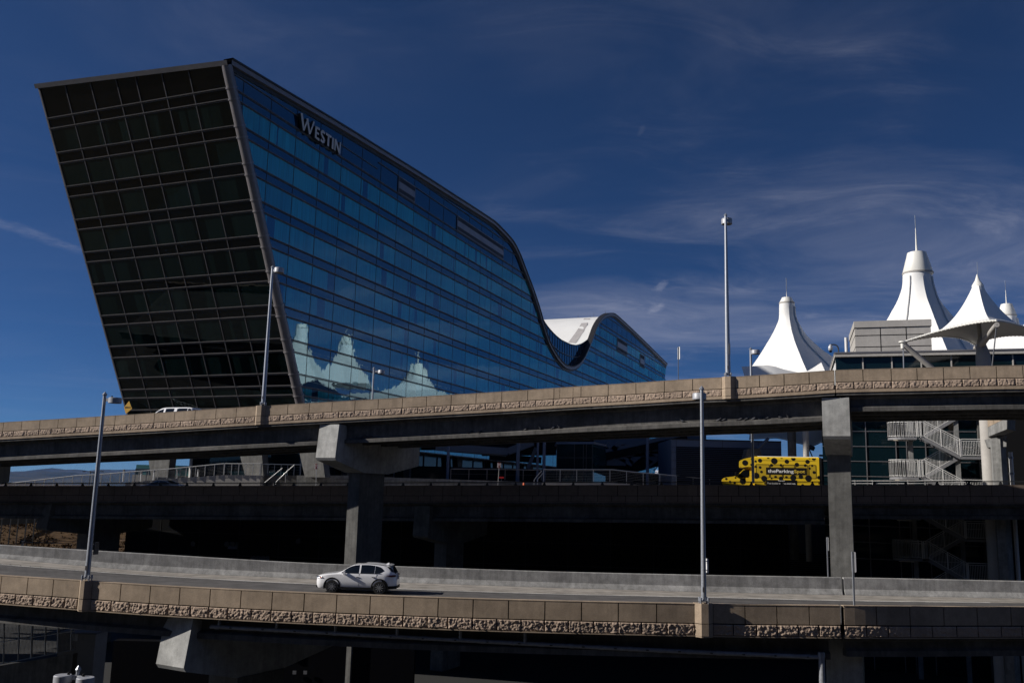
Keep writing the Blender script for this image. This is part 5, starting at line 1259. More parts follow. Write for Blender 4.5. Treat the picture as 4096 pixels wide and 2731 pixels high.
# -- yellow spotted shuttle bus
p,t,n=MID.fr(3060); rd=MID.q(3060,-5.,-.87); Yb=rd.y
bz=rd.z; nsx=P(2884,1930,Yb)
bus=thing('shuttle_bus',(nsx.x,Yb-.2,bz),'yellow shuttle bus covered in black spots with theParkingSpot lettering on its side','bus',rot=heading(t))
kx=.00502; HB=P(3100,1830.5,Yb).z-bz
def bx(x): return -(x-105)*kx*1.035
def bzz(y): return HB-(y-220)*kx
HWB=1.2; HWC=.98
def bb(name,mat,f,par=None,**k):
    m=MB(); f(m); return m.build(name,M[mat],par or bus,local=True,**k)
def rbox(m,x0,x1,hw,zl,zh,r=.16,n=5):
    pr=[(hw,zl)]+[(hw-r+r*math.cos(a),zh-r+r*math.sin(a)) for a in [i*math.pi/2/n for i in range(n+1)]]
    pr=pr+[(-y,z) for y,z in pr[::-1]]; m.prism([(x0,y,z) for y,z in pr],(x1-x0,0,0))
bodyb=bb('body','yellow',lambda m:rbox(m,bx(632),bx(1650),HWB,.45,HB-.0,.2),smooth=35,fix=True)
# rear cap, slightly inset, rounded
bb('rear_cap','spot',lambda m:(rbox(m,bx(1650),bx(1690),HWB-.02,.45,HB-.02,.2),rbox(m,bx(1690),bx(1720),HWB-.09,.47,HB-.07,.2)),smooth=35,fix=True)
bb('rear_door','black',lambda m:m.ob((bx(1722),-.95,.8),(.012,0,0),(0,1.9,0),(0,0,1.9)),fix=True)
bb('roof_skin','signwhite',lambda m:rbox(m,bx(690),bx(1640),HWB-.16,HB-.05,HB+.035,.06),smooth=35,fix=True)
ov=[(632,228),(560,243),(480,262),(415,290),(399,305),(397,385),(405,402),(440,412),(470,408),(500,400),(632,400)]
bb('cab_overhang','yellow',lambda m:m.prism([(bx(x),HWB-.03,bzz(y)) for x,y in ov],(0,-2*HWB+.06,0)),smooth=25,fix=True)
cabp=[(632,700),(632,395),(560,395),(472,430),(352,548),(300,565),(190,580),(135,597),(112,620),(105,660),(108,740),(632,740)]
bb('cab','yellow',lambda m:m.prism([(bx(x),HWC,bzz(y)) for x,y in cabp],(0,-2*HWC,0)),smooth=25,fix=True)
for s in (1,-1): bb('cab_window','carglass',lambda m:m.prism([(bx(x),s*HWC,bzz(y)) for x,y in [(375,562),(390,530),(462,452),(553,446),(553,545),(535,578),(385,578)]],(0,s*.012,0)),fix=True)
bb('windshield','carglass',lambda m:m.ob((bx(360)+.02,-HWC+.1,bzz(545)),(0,2*HWC-.2,0),(bx(465)-bx(360),0,bzz(435)-bzz(545)),(.012,0,.012)),fix=True)
for s in (1,-1): bb('door_mirror','black',lambda m:m.ob((bx(345),s*HWC,bzz(560)),(.10,0,0),(0,s*.28,0),(0,0,.38)),fix=True)
for s in (1,-1): bb('headlight','chrome',lambda m:m.ob((bx(112),s*.72-.14,bzz(672)),(.06,0,0),(0,.28,0),(0,0,.2)),fix=True)
bb('front_bumper','chrome',lambda m:m.ob((bx(112),-HWC,.42),(.14,0,0),(0,2*HWC,0),(0,0,.2)),fix=True)
for wx in (330,1440):
    for s in (1,-1):
        m=MB(); c=V((bx(wx),s*(HWC-.02 if wx<600 else HWB-.02),.40)); m.lathe(c,[(.2,-.14),(.37,-.14),(.4,-.1),(.4,.1),(.37,.14),(.2,.14)],26,'y'); w_=m.build('wheel',M['rubber'],bus,smooth=50,local=True,fix=True)
        m=MB(); m.lathe(c+V((0,s*.13,0)),[(.02,0),(.2,0)],18,'y',False); m.build('rim',M['signgrey'],w_,local=True)
def disc(m,x,y,r,off,clipx=None,clipz=None,n=22,hw=None):
    c=V((bx(x),0,bzz(y))); rr_=r*kx; vs=[]
    for k in range(n):
        a=2*math.pi*k/n; q=c+V((rr_*math.cos(a),0,rr_*math.sin(a)))
        if clipx: q.x=max(min(q.x,clipx[0]),clipx[1])
        q.z=min(q.z,HB-.10)
        q.y=(hw or HWB)+off; vs.append(q)
    m.prism(vs,(0,.004,0))
spots=[(725,290,33),(950,293,52),(1147,300,35),(1250,248,35),(1303,350,35),(1470,298,35),(1568,242,33),(725,405,22),(745,480,22),(905,365,25),(1055,362,22),(1435,360,24),(1540,362,18),(1567,473,25),(660,545,52),(785,590,48),(1050,585,35),(965,560,22),(1135,562,22),(1240,570,47),(1360,550,36),(1478,573,53),(1640,558,30),(1535,690,34),(655,305,18),(855,238,22),(1065,234,20),(1500,234,18),(655,395,20),(1500,410,18),(900,583,16),(800,672,16),(1385,690,22)]
for x,y,r in spots:
    m=MB(); disc(m,x,y,r,.004+.0006*(x%7),(bx(636),bx(1648))); m.build('spot',M['spot'],bus,local=True,fix=True)
for x,y,r in ((487,332,47),(594,268,16),(590,363,21)):
    m=MB(); disc(m,x,y,r,-.02); m.build('spot',M['spot'],bus,local=True,fix=True)
for x,y,r in ((183,608,20),(243,655,20),(330,585,15),(447,642,52),(315,675,20)):
    m=MB(); disc(m,x,y,r,.004,hw=HWC); m.build('spot',M['spot'],bus,local=True,fix=True)
def ring(m,x0,x1,y0,y1,w,off,r=16):
    def rr2(d): 
        pts=[]; 
        for cx_,cy_,a0 in ((x1-r,y0+r,-90),(x1-r,y1-r,0),(x0+r,y1-r,90),(x0+r,y0+r,180)):
            for k in range(5):
                a=R(a0+90*k/4); pts.append(V((bx(cx_+(r+d)*math.cos(a)),HWB+off,bzz(cy_+(r+d)*math.sin(a)))))
        return pts
    a,b=rr2(0),rr2(-w); n=len(a); m.add(a+b,[[i,(i+1)%n,(i+1)%n+n,i+n] for i in range(n)])
M['buswin']=simple('film_covered_window',(.58,.40,.035),.15,0,.6,.05)
for xa,xb in ((655,872),(880,1075),(1083,1268),(1278,1475),(1485,1602)):
    m=MB(); m.ob((bx(xa),HWB,bzz(580)),(bx(xb)-bx(xa),0,0),(0,.002,0),(0,0,bzz(350)-bzz(580))); w_=m.build('window',M['buswin'],bus,local=True,fix=True)
    m=MB(); ring(m,xa,xb,350,580,8,.012); m.build('window_frame',M['spot'],w_,local=True)
bb('name_band','spot',lambda m:m.ob((bx(818),HWB,bzz(521)),(bx(1455)-bx(818),0,0),(0,.014,0),(0,0,bzz(404)-bzz(521))),fix=True)
bb('slogan_band','spot',lambda m:m.ob((bx(815),HWB,bzz(700)),(bx(1298)-bx(815),0,0),(0,.014,0),(0,0,bzz(610)-bzz(700))),fix=True)
xh=V((-1,0,0)); s1=.37
def busyline(txt,x,y,size,mat,name,bold=.006,wpx=None):
    m,w=text_mb(txt,size,bold,0,(0,0,0),xh,ZN)
    f=1 if not wpx else wpx*kx*1.035/w
    o=V((bx(x),HWB+.018,bzz(y))); m.v=[o+V((q.x*f,0,q.z)) for q in m.v]; m.build(name,M[mat],bus,local=True); return w
busyline('theParking',848,487,.37,'txtw','name_lettering',.009,404)
busyline('Spot',1256,487,.37,'txty','name_lettering',.009,172)
busyline('Thirsty?',1000,634,.15,'txtw','slogan_lettering',.004,110)
busyline('Free bottled water at check out.',836,677,.17,'txtw','slogan_lettering',.004,440)
bb('roof_gutter','spot',lambda m:m.ob((bx(690),HWB,bzz(287)),(bx(1595)-bx(690),0,0),(0,.012,0),(0,0,.018)),fix=True)
bb('side_marker','taillight',lambda m:m.ob((bx(1640),HWB,bzz(665)),(.06,0,0),(0,.02,0),(0,0,.14)),fix=True)
# ------------------------------------------------------------ terrace walls and cable railings between hotel and middle deck
def cable_rail(name,label,pts,foot,Y,npost,matn='rail',cables=7,posts=None):
    g=thing(name,P(*foot[0],Y),label,'railing')
    T=[P(x,y,Y) for x,y in pts]; Bf=[P(x,y,Y) for x,y in foot]
    tx=[q.x for q in T]; tz=[q.z for q in T]; bx_=[q.x for q in Bf]; bz_=[q.z for q in Bf]
    top=lambda x:lerp(tx,tz,x); bot=lambda x:lerp(bx_,bz_,x)
    m=MB()
    for a,b in zip(T[:-1],T[1:]): m.tube([a,b],.05,8)
    m.build('top_rail',M[matn],g,smooth=60)
    x0,x1=T[0].x,T[-1].x
    for i in range(npost+1):
        x=x0+(x1-x0)*i/npost; m=MB(); m.bar(V((x,Y,bot(x))),V((x,Y,top(x))),.06,.08,(0,1,0)); m.build('post',M[matn],g)
    m=MB()
    for k in range(1,cables+1):
        f=k/(cables+1); n=16
        for i in range(n):
            xa,xb=x0+(x1-x0)*i/n,x0+(x1-x0)*(i+1)/n
            m.bar(V((xa,Y,bot(xa)+(top(xa)-bot(xa))*f)),V((xb,Y,bot(xb)+(top(xb)-bot(xb))*f)),.012)
    m.build('cables',M[matn],g)
    return g
zL=Zm(0,1780,2.352); zR2=Zm(2200,1700,3.36); zN9=Zm(900,1780,4.704)
YW=102.
cable_rail('ramp_railing','long cable railing climbing the walkway ramp at the left below the upper ramp',[zL(60,362),zL(400,322),zL(728,284),zL(920,276),zL(1220,250),zL(1560,226),zL(2110,172)],[zL(60,400),zL(400,398),zL(900,395),zL(1220,345),zL(1560,315),zL(2110,278)],YW,23)
cable_rail('terrace_railing','level cable railing on top of the lit beige terrace wall',[zL(2115,172),zL(2352,174),zN9(668,348)],[zL(2115,280),zL(2352,281),zN9(668,565)],YW,5)
cable_rail('stair_landing_railing','shaded railing right of the lit terrace railing',[zN9(690,352),zN9(1000,362),zN9(1430,368)],[zN9(690,570),zN9(1430,566)],YW+1.5,6,'steel',3)
tw=thing('terrace_wall',P(900,1930,YW),'low beige concrete terrace wall carrying the railings, lit at the left','wall')
def wallstrip(pts,Y,dep,zb,mat,name,par):
    m=MB(); q=[P(x,y,Y) for x,y in pts]; m.prism(q+[V((q[-1].x,Y,zb)),V((q[0].x,Y,zb))],(0,dep,0)); m.build(name,M[mat],par,fix=True)
wallstrip([zL(1180,350),zL(1560,318),zL(1900,293),zL(2110,279),zN9(668,566)],YW+.1,3,-2.5,'beige','terrace_front',tw)
wallstrip([zN9(690,572),zN9(1340,566)],YW+1.6,3,-2.5,'conc_dark','stair_flank',tw)
wallstrip([zN9(1352,568),(1400,1901),(1620,1911),(1790,1916),(2000,1923),(2168,1928)],YW+.3,3,-2.5,'conc','planter_front',tw)
wallstrip([(2168,1929),(2320,1930),(2450,1929),(2600,1942)],YW-1.2,3,-2.5,'beige','ramp_front',tw)
m=MB(); a,b=P(1340,1905,YW),P(2170,1930,YW); m.bar(V((a.x,YW+.2,a.z-.25)),V((b.x,YW+.2,b.z-.25)),.05,.02); m.build('wall_joint',M['joint'],tw)
cable_rail('plaza_railing','dark framed glass railing in front of the glass entrance hall',[zq(685,586),zq(1400,592),zq(1900,603)],[zq(685,718),zq(1400,735),zq(1900,742)],YW+.6,5,'trim',1)
cable_rail('ramp_railing','bright cable railing running level and then down to the right, left of the bus',[zq(1930,594),zR2(840,596),zR2(1120,628),zR2(1640,672),zR2(2145,726)],[zq(1930,765),zR2(840,770),zR2(1120,800),zR2(1640,830),zR2(2145,850)],YW-1.,10)
# small stair handrails beside the terrace wall
g=thing('handrail',P(1120,1930,YW),'sloping pair of steel handrails on the small terrace stairs','handrail')
for k,(pts) in enumerate(([zN9(1305,372),zN9(1190,470),zN9(960,690),zN9(955,740)],[zN9(1080,430),zN9(905,575),zN9(745,705)])):
    m=MB(); m.tube([P(x,y,YW-.2) for x,y in pts],.04,8); m.build('rail_bar',M['rail'],g,smooth=60)
m=MB()
for a,b in (((1140,520),(1133,715)),((908,712),(908,760))): m.bar(P(*zN9(*a),YW-.2),P(*zN9(*b),YW-.2),.05)
m.build('rail_post',M['rail'],g)
g=thing('handrail',P(2140,1920,YW-1.5),'short white handrail beside the right terrace steps','handrail')
m=MB(); m.tube([P(*zq(x,y),YW-1.5) for x,y in ((1905,610),(1835,690),(1803,735),(1800,800))],.045,8); m.build('rail_bar',M['rail'],g,smooth=60)
m=MB(); m.tube([P(*zq(x,y),YW-1.5) for x,y in ((1925,640),(1850,725),(1846,800))],.035,8); m.build('rail_post',M['rail'],g,smooth=60)
# glass balustrade of the far terrace
gb=thing('glass_balustrade',P(660,1880,112),'pale teal glass balustrade on the far terrace by the dark hotel leg','balustrade')
m=MB(); a,b=P(*zL(1283,182),112),P(*zL(1806,182),112); lo_=P(*zL(1283,277),112).z
m.ob(V((a.x,112,lo_)),(b.x-a.x,0,0),(0,.03,0),(0,0,a.z-lo_)); m.build('glass_pane',M['tglass'],gb)
m=MB()
for i in range(6): x=a.x+(b.x-a.x)*i/5; m.bar(V((x,111.95,lo_-1)),V((x,111.95,a.z-.5)),.08)
m.bar(V((a.x,111.95,a.z-.5)),V((b.x,111.95,a.z-.5)),.07); m.build('balustrade_frame',M['steel'],gb)
m=MB(); m.ob(V((a.x-.5,112.3,-4)),(b.x-a.x+3,0,0),(0,14,0),(0,0,lo_+4)); put(m.build('terrace',M['beige']),kind='structure')
# bollard lights on the left walkway
for i,(x,y) in enumerate(((495,1893),(565,1902),(616,1897),(708,1893),(792,1893))):
    c=P(x,y,104); g=thing('bollard_light',c,'small steel bollard light on the walkway, %s from the left'%wn[i],'bollard','bollard lights on the walkway')
    m=MB(); m.lathe(c,[(.09,-.9),(.09,.25)],10); m.build('post',M['rail'],g,smooth=50); m=MB(); m.lathe(c,[(.10,.25),(.12,.3),(.12,.42),(.02,.48)],10); m.build('light_head',M['signgrey'],g,smooth=50)
# ------------------------------------------------------------ plaza hall: beams, pavilion, louvred block
YH=112.
tr=thing('roof_truss',P(2400,1850,YH),'dark steel truss of the train hall roof seen under the upper ramp','truss')
def beam(a,b,wa,name='beam',Y=YH,dep=1.2,mat='steel'):
    A,B=P(*a,Y),P(*b,Y); d=(B-A).normalized(); u=V((-d.z,0,d.x)); u=u if u.z>0 else -u
    m=MB(); m.prism([A-u*wa/2,A+u*wa/2,B+u*wa/2,B-u*wa/2],(0,dep,0)); m.build(name,M[mat],tr,fix=True)
beam(zR2(700,395),zR2(1850,140),1.1,'top_chord'); beam(zR2(700,430),zR2(1850,185),.9,'top_chord',YH-.4,1.2,'dark')
beam(zR2(700,620),zR2(1780,345),2.2,'bottom_chord',YH+.3,1.4,'dark'); beam(zR2(870,390),zR2(1110,520),.7,'web_member'); beam(zR2(1080,500),zR2(1260,350),.7,'web_member'); beam(zR2(1240,360),zR2(1430,460),.7,'web_member'); beam(zR2(1510,270),zR2(1680,330),.8,'web_member')
beam(zR2(770,250),zR2(900,330),.6,'web_member'); beam(zR2(850,320),zR2(950,230),.6,'web_member'); beam(zR2(980,405),zR2(1640,400),.35,'tie_bar'); beam(zR2(1330,330),zR2(1640,328),.4,'tie_bar'); beam(zR2(760,495),zR2(1020,500),.8,'tie_bar'); beam(zR2(600,215),zR2(1300,205),.9,'tie_bar',YH+4); beam(zR2(740,262),zR2(1300,245),.7,'tie_bar',YH+6,1,'dark')
beam(zR2(1500,150),zR2(2100,175),1.4,'top_chord',YH+3)
for a,b in (((1330,570),(1560,370)),((1395,610),(1625,370)),((1280,590),(1500,400))): beam(zR2(*a),zR2(*b),.12,'cable',YH-1,.1)
beam(zq(480,288),zq(1450,352),.8,'curved_edge',YH-6); beam(zq(1450,352),zq(1790,225),.8,'curved_edge',YH-6); beam(zq(600,320),zq(1430,388),.5,'curved_edge',YH-5.5); beam(zq(1050,290),zq(1700,300),.9,'cross_beam',YH+8,1,'dark'); beam(zq(1200,420),zq(1900,470),.8,'cross_beam',YH+9,1,'dark'); beam(zq(1100,360),zq(2100,350),1.,'cross_beam',YH+12,1,'dark'); beam(zq(1720,580),zq(1830,300),.4,'raking_strut',YH-4)
# back of the hall: glass roof panes letting sky through sit between dark purlins
hb=thing('hall_back_wall',P(2200,1900,128),'dark glazed back of the train hall behind the trusses','building')
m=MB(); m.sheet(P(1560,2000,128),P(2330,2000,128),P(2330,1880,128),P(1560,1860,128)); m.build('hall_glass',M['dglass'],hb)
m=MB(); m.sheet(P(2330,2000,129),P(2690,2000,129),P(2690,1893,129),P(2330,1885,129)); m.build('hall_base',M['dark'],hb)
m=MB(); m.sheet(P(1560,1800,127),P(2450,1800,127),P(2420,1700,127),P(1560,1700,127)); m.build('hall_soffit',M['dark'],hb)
# plaza columns
for i,(x,w_,lab) in enumerate(((1788,.34,'slim steel column left of the dark glass hall'),(2069,.42,'slim steel column left of the two close columns'),(2148,.26,'thinner of two close steel columns before the glass pavilion'),(2174,.36,'steel column just left of the glass pavilion'),(2590,.36,'steel column in front of the dark truss'))):
    c=P(x,1960,104); g=thing('plaza_column',c,lab,'column','steel columns of the plaza'); m=MB(); m.tube([V((c.x,104,-3)),V((c.x,104,10))],w_/2,12); m.build('shaft',M['bluepanel'],g,smooth=50); m=MB(); m.cb((c.x,104,-1.2),w_*.8,w_*.8,.06); m.build('base_plate',M['steel'],g)
pv=thing('glass_pavilion',P(2320,1900,106),'dark glass entrance pavilion with a pale flat roof edge','pavilion')
A,B,C_=P(*zR2(95,250),106),P(*zR2(572,250),104),P(*zR2(748,275),109.5); zt_=P(*zR2(300,225),105).z; zr_=P(*zR2(300,252),105).z
m=MB(); m.sheet(V((A.x,A.y,-3)),V((B.x,B.y,-3)),V((B.x,B.y,zr_)),V((A.x,A.y,zr_))); m.build('glass_wall',M['dglass'],pv)
m=MB(); m.sheet(V((B.x,B.y,-3)),V((C_.x,C_.y,-3)),V((C_.x,C_.y,zr_)),V((B.x,B.y,zr_)));
M['mirror']=mk_facade('reflective_side_glass',True,None,(.01,.04,.05),(.55,.7,.75),2.6,7,E1,0,2.,.6); m.build('glass_side',M['mirror'],pv)
m=MB(); m.prism([V((A.x-.1,A.y-.2,zr_)),V((B.x+.1,B.y-.2,zr_)),V((C_.x+.1,C_.y,zr_)),V((A.x,A.y+6,zr_))],(0,0,zt_-zr_)); m.build('roof_edge',M['bluepanel'],pv,fix=True)
m=MB()
for f in (0,.5,.75,.83,1): q=A.lerp(B,f); m.bar(V((q.x,q.y-.05,-3)),V((q.x,q.y-.05,zr_)),.10)
zm_=P(*zR2(300,435),105).z; m.bar(V((A.x,A.y-.05,zm_)),V((B.x,B.y-.05,zm_)),.09); m.build('mullion',M['capdark'],pv)
lv=thing('plant_block',P(2900,1900,101),'blue grey louvred plant block behind the bus','building')
YB=101.; xl=P(2686,1900,YB).x; xr=P(3128,1900,YB).x; zt_=P(2750,1757,YB).z; zc_=P(2750,1786,YB).z
m=MB(); m.ob((xl,YB,-5),(xr-xl,0,0),(0,9,0),(0,0,zt_+5)); m.build('panel_wall',M['bluepanel'],lv)
xa,xb_=P(2705,1900,YB).x,P(3034,1900,YB).x
m=MB(); m.ob((xa,YB-.03,-5),(xb_-xa,0,0),(0,.025,0),(0,0,zc_+5)); m.build('louvre_backing',M['dark'],lv)
m=MB(); z=zc_-.1
while z>-4.5: m.add([(xa,YB-.14,z-.10),(xb_,YB-.14,z-.10),(xb_,YB-.04,z),(xa,YB-.04,z)],[[0,1,2,3]]); m.ob((xa,YB-.15,z-.12),(xb_-xa,0,0),(0,.02,0),(0,0,.03)); z-=.205
m.build('louvre_slats',M['louvre'],lv)
m=MB(); 
for x in (2705,2797,2890,3034): q=P(x,1800,YB).x; m.ob((q-.02,YB-.012,zc_ if x<3034 else -5),(.04,0,0),(0,.01,0),(0,0,(zt_-zc_) if x<3034 else zt_+5))
for y in (1787,1809,1809+33,1809+66): z=P(2690,y,YB).z; m.ob((xl,YB-.012,z),(xa-xl,0,0),(0,.01,0),(0,0,.04)); m.ob((xb_,YB-.012,z),(xr-xb_,0,0),(0,.01,0),(0,0,.04))
m.ob((xl,YB-.06,zt_-.06),(xr-xl,0,0),(0,.06,0),(0,0,.12)); m.build('panel_joint',M['capdark'],lv)
# splayed concrete pedestal and the big columns right of the bus
zb_=Zm(2860,1780,4.356)
g=thing('concrete_pedestal',P(3015,1900,97),'dark tapered concrete pedestal behind the bus roof','pedestal'); q=[P(*zb_(x,y),97) for x,y in ((500,330),(565,75),(590,60),(775,60),(850,260),(870,330))]; m=MB(); m.prism(q,(0,1.5,0)); m.build('pedestal_block',M['conc_dark'],g,fix=True)
m=MB(); m.tube([P(*zb_(740,70),97.5),P(*zb_(830,-20),97.5),P(*zb_(930,-120),97.5)],.16,8); m.build('anchor_stay',M['steel'],g,smooth=60)
for i,(xa,xb2,lab,Y) in enumerate(((1272,1418,'dark round column right of the plant block behind the bus',96),(1538,1640,'olive lit column behind the rear of the bus',94))):
    c=P(*zb_((xa+xb2)/2,200),Y); r=(P(*zb_(xb2,200),Y).x-P(*zb_(xa,200),Y).x)/2
    g=thing('round_column',(c.x,Y,-5),lab,'column'); m=MB(); m.tube([V((c.x,Y,-6)),V((c.x,Y,9.5))],r,20); m.build('shaft',M['conc_dark'] if i==0 else M['beige'],g,smooth=60); m=MB(); m.tube([V((c.x,Y,9.2)),V((c.x,Y,9.7))],r*1.15,20); m.build('collar',M['steel'],g,smooth=50)
# underside of the next tensile canopy
can2=thing('entrance_canopy','' or P(3150,1760,110),'second tensile canopy whose scalloped rim hangs below the upper ramp behind the bus','canopy')
m=MB(); G=[]
rim=[zp2(*q) for q in ((500,430),(600,425),(680,420),(740,430),(800,450),(860,462),(925,478),(960,462),(1000,440),(1060,400))]
for x,y in rim: b=P(x,y,108); G.append([b,b+V((0,-2.,4)),b+V((0,3,9))])
m.grid(G); m.build('canopy_fabric',M['white'],can2,smooth=40); m=MB(); m.tube([P(x,y,108) for x,y in rim],.10,6); m.build('edge_cable',M['whitecap'],can2,smooth=60)
m=MB(); m.tube([P(*zp2(925,478),108),P(*zp2(915,500),108)],.4,8); m.tube([P(*zp2(905,500),108),P(*zp2(930,560),108)],.07,6); m.build('corner_fitting',M['raildark'],can2)
# lamp and bits right of the bus
t=P(*zb_(1898,180),140); g=thing('street_lamp',(t.x,140,-6),'thin distant lamp post between the bus and the right pier','street lamp'); m=MB(); m.tube([V((t.x,140,-6)),t],.14,8); m.tube([V((t.x+.6,140.5,-6)),V((t.x+.6,140.5,t.z+4))],.11,8); m.build('pole',M['raildark'],g); m=MB(); m.cb(t+V((-.2,0,0)),.45,.3,.14); m.build('lamp_head',M['raildark'],g)
g=thing('far_overpass',P(3340,1880,135),'dark far overpass slab between the bus and the right pier','bridge'); a,b=P(*zb_(1790,400),135),P(*zb_(2100,380),135); m=MB(); m.ob(V((a.x,135,P(*zb_(1790,575),135).z)),(16,0,0),(0,8,0),(0,0,a.z-P(*zb_(1790,575),135).z)); m.build('slab',M['conc_dark'],g); m=MB()
for k in range(3): m.ob(V((a.x+2+5*k,137,GZ)),(1,0,0),(0,1,0),(0,0,GZ*-1+P(*zb_(1790,575),135).z)); 
m.build('slab_column',M['conc_dark'],g)
# small white-blue car roofs etc. are hidden; basement wall beneath the middle deck
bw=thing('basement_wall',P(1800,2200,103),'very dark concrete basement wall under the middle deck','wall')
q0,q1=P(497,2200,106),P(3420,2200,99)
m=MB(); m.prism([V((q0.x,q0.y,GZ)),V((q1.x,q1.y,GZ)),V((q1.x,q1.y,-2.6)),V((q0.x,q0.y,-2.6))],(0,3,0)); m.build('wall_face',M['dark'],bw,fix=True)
wd=(q1-q0); wd.z=0; wd.normalize(); wn_=V((wd.y,-wd.x,0))
def onw(x,y,off=.0):
    r=ray(x,y); k=(q0+wn_*off).dot(wn_)/r.dot(wn_); return r*k
m=MB()
for i in range(17): s=4+i*4.6; p_=q0+wd*s; m.ob(V((p_.x,p_.y,GZ)),wd*.05,wn_*.02,(0,0,-2.7-GZ))
for z in (-5.2,-7.6,-10): m.ob(V((q0.x,q0.y,z)),wd*75,wn_*.02,(0,0,.05))
m.build('wall_joint',M['capdark'],bw)
zz4=Zm(0,1600,1.68)
a,b=onw(*zz4(1535,950)),onw(*zz4(1598,1000)); m=MB(); m.ob(V((a.x,a.y,b.z)),wd*(b-a).length*.8,wn_*.06,(0,0,a.z-b.z)); m.build('meter_box',M['bluepanel'],bw); 
m=MB()
for x,y in ((1305,962),(1530,965),(1570,965),(1705,1062),(1737,1062),(1768,1062),(1800,1062),(2010,945)): m.tube([onw(*zz4(x,y)),onw(*zz4(x,y))+wn_*.35],.28,12)
m.build('pipe_stub',M['louvre'],bw,smooth=50)
a,b=onw(*zp2(767,1132)),onw(*zp2(1045,1355)); m=MB(); z=a.z-1
while z>b.z: m.ob(V((a.x,a.y,z)),wd*(b.x-a.x),wn_*.08,(0,0,.08)); z-=.22
m.ob(V((a.x,a.y,a.z-.9)),wd*(b.x-a.x),wn_*.1,(0,0,3.4)); m.build('louvre_panel',M['louvre'],bw)
# ------------------------------------------------------------ dry hillside under the left span
zh=Zm(0,1960,4.2)
G=[]
hx=[-95+4*i for i in range(20)]
for x in hx:
    row=[]
    for k in range(24):
        f=k/23; y=112+f*48; z=-13+11.8*(f**.85)
        row.append(V((x,y,z+noise.fractal(V((x*.13,y*.13,0)),1,2,4)*.6)))
    row.append(V((x,230,-1.5))); row.append(V((x,420,GZ-1))); G.append(row)
put(MB().grid(G,True).build('hillside',M['grass'],smooth=60),kind='structure')
m=MB(); random.seed(11)
for i in range(7000):
    x=random.uniform(-92,-24); f=random.random(); y=113+f*45; z=-13+11.8*(f**.85)+noise.fractal(V((x*.13,y*.13,0)),1,2,4)*.6
    if -.62<x/y<-.2:
        r=random.uniform(.12,.42)*(1.3 if noise.noise(V((x*.08,y*.1,3)))>.05 else .7)
        for k in range(5):
            a=random.random()*6.28; b=V((x+math.cos(a)*r*.3,y+math.sin(a)*r*.3,z-.05)); t=b+V((math.cos(a)*r*.55,math.sin(a)*r*.55,r*random.uniform(.5,1.)))
            sd_=V((-math.sin(a),math.cos(a),0))*r*.28; m.add([b-sd_*.5,b+sd_*.5,t+sd_*.7,t-sd_*.7+V((0,0,.1*r))],[[0,1,2,3]])
put(m.build('dry_scrub',M['grass']),'dry brown scrub covering the hillside under the left bridge span','scrub',kind='stuff')
# guard fence up on the hill and two overhead wires
g=thing('hill_fence',P(80,2050,128),'dark multi-rail fence slanting across the brown hillside at the far left','fence')
m=MB()
for k in range(6):
    a,b=zh(-150,508+k*14+ (k*2)),zh(720,418+k*21); m.bar(P(*a,128),P(*b,136),.10,.2)
m.build('fence_rails',M['raildark'],g)
for x,y in ((30,560),(180,540),(305,545),(445,525),(585,515),(-60,575)):
    m=MB(); q=P(*zh(x,y),128); m.bar(q+V((0,0,.6)),q-V((0,0,3.4)),.12); m.build('fence_post',M['raildark'],g)
for k,(pa,pb_,lab) in enumerate(((zh(-200,768),zh(2200,832),'upper of two thin overhead wires crossing the hillside'),(zh(-200,884),zh(2200,966),'lower of two thin overhead wires crossing the hillside'))):
    g=thing('overhead_wire',P(*pa,108),lab,'wire','overhead wires by the hillside'); m=MB(); A,B=P(*pa,108),P(*pb_,108); m.tube([A.lerp(B,i/12)-V((0,0,.35*math.sin(math.pi*i/12))) for i in range(13)],.03,5); m.build('wire',simple('copper_wire',(.42,.28,.2),.4,.4) if k==0 else bpy.data.materials['copper_wire'],g)
    m=MB(); q=P(*zh(362,868+k*8),108); m.cb(q,.12,.2,.14); m.build('insulator',M['signgrey'],g)
q=P(*zh(358,880),108); g=thing('wire_mast',V((q.x,108,GZ)),'small grey mast top holding the wires above the barrier at the left','mast'); m=MB(); m.bar(V((q.x,108.3,GZ)),V((q.x,108.3,q.z+.15)),.22); m.build('mast_shaft',M['galv'],g); m=MB(); m.bar(q+V((0,.2,.05)),q+V((4.6,.2,.05)),.07); m.build('mast_arm',M['steel'],g)
# ------------------------------------------------------------ yard below the lower ramp (bottom left)
zb0=Zm(0,2440,2.94)
yf=thing('chain_link_fence',P(140,2600,62),'dark chain link fence with steel posts in the yard below the lower ramp, bottom left','fence')
YF=62.
tops=lambda x:P(*zb0(x,150+0*x),YF); 
def fz(x,f): # f 0 top 1 bottom
    a=lerp([0,880],[380,300],x) if False else 0
    return 0
m=MB()
for (a,b) in (((-60,378),(880,240)),((-60,640),(880,460)),((-60,100),(880,20))):
    m.tube([P(*zb0(*a),YF),P(*zb0(*b),YF-3)],.035,6)
m.build('fence_rail',M['galv'],yf)
for x in (-40,40,215,370,530,680,835):
    f=(x+60)/940; yt=100-80*f; yb=645-185*f; Yp=YF-3*f
    m=MB(); m.tube([P(*zb0(x+12,yt),Yp),P(*zb0(x,yb),Yp)],.05 if x not in(370,680) else .07,8); m.build('fence_post',M['galv'],yf,smooth=60)
m=MB()
for i in range(60):
    f=i/60; x=-60+940*f; Yp=YF-3*f; m.bar(P(*zb0(x,100-80*f),Yp),P(*zb0(x+24,640-183*f),Yp),.012); m.bar(P(*zb0(x+24,100-80*f),Yp),P(*zb0(x,640-183*f),Yp),.012)
m.build('wire_mesh',M['steel'],yf)
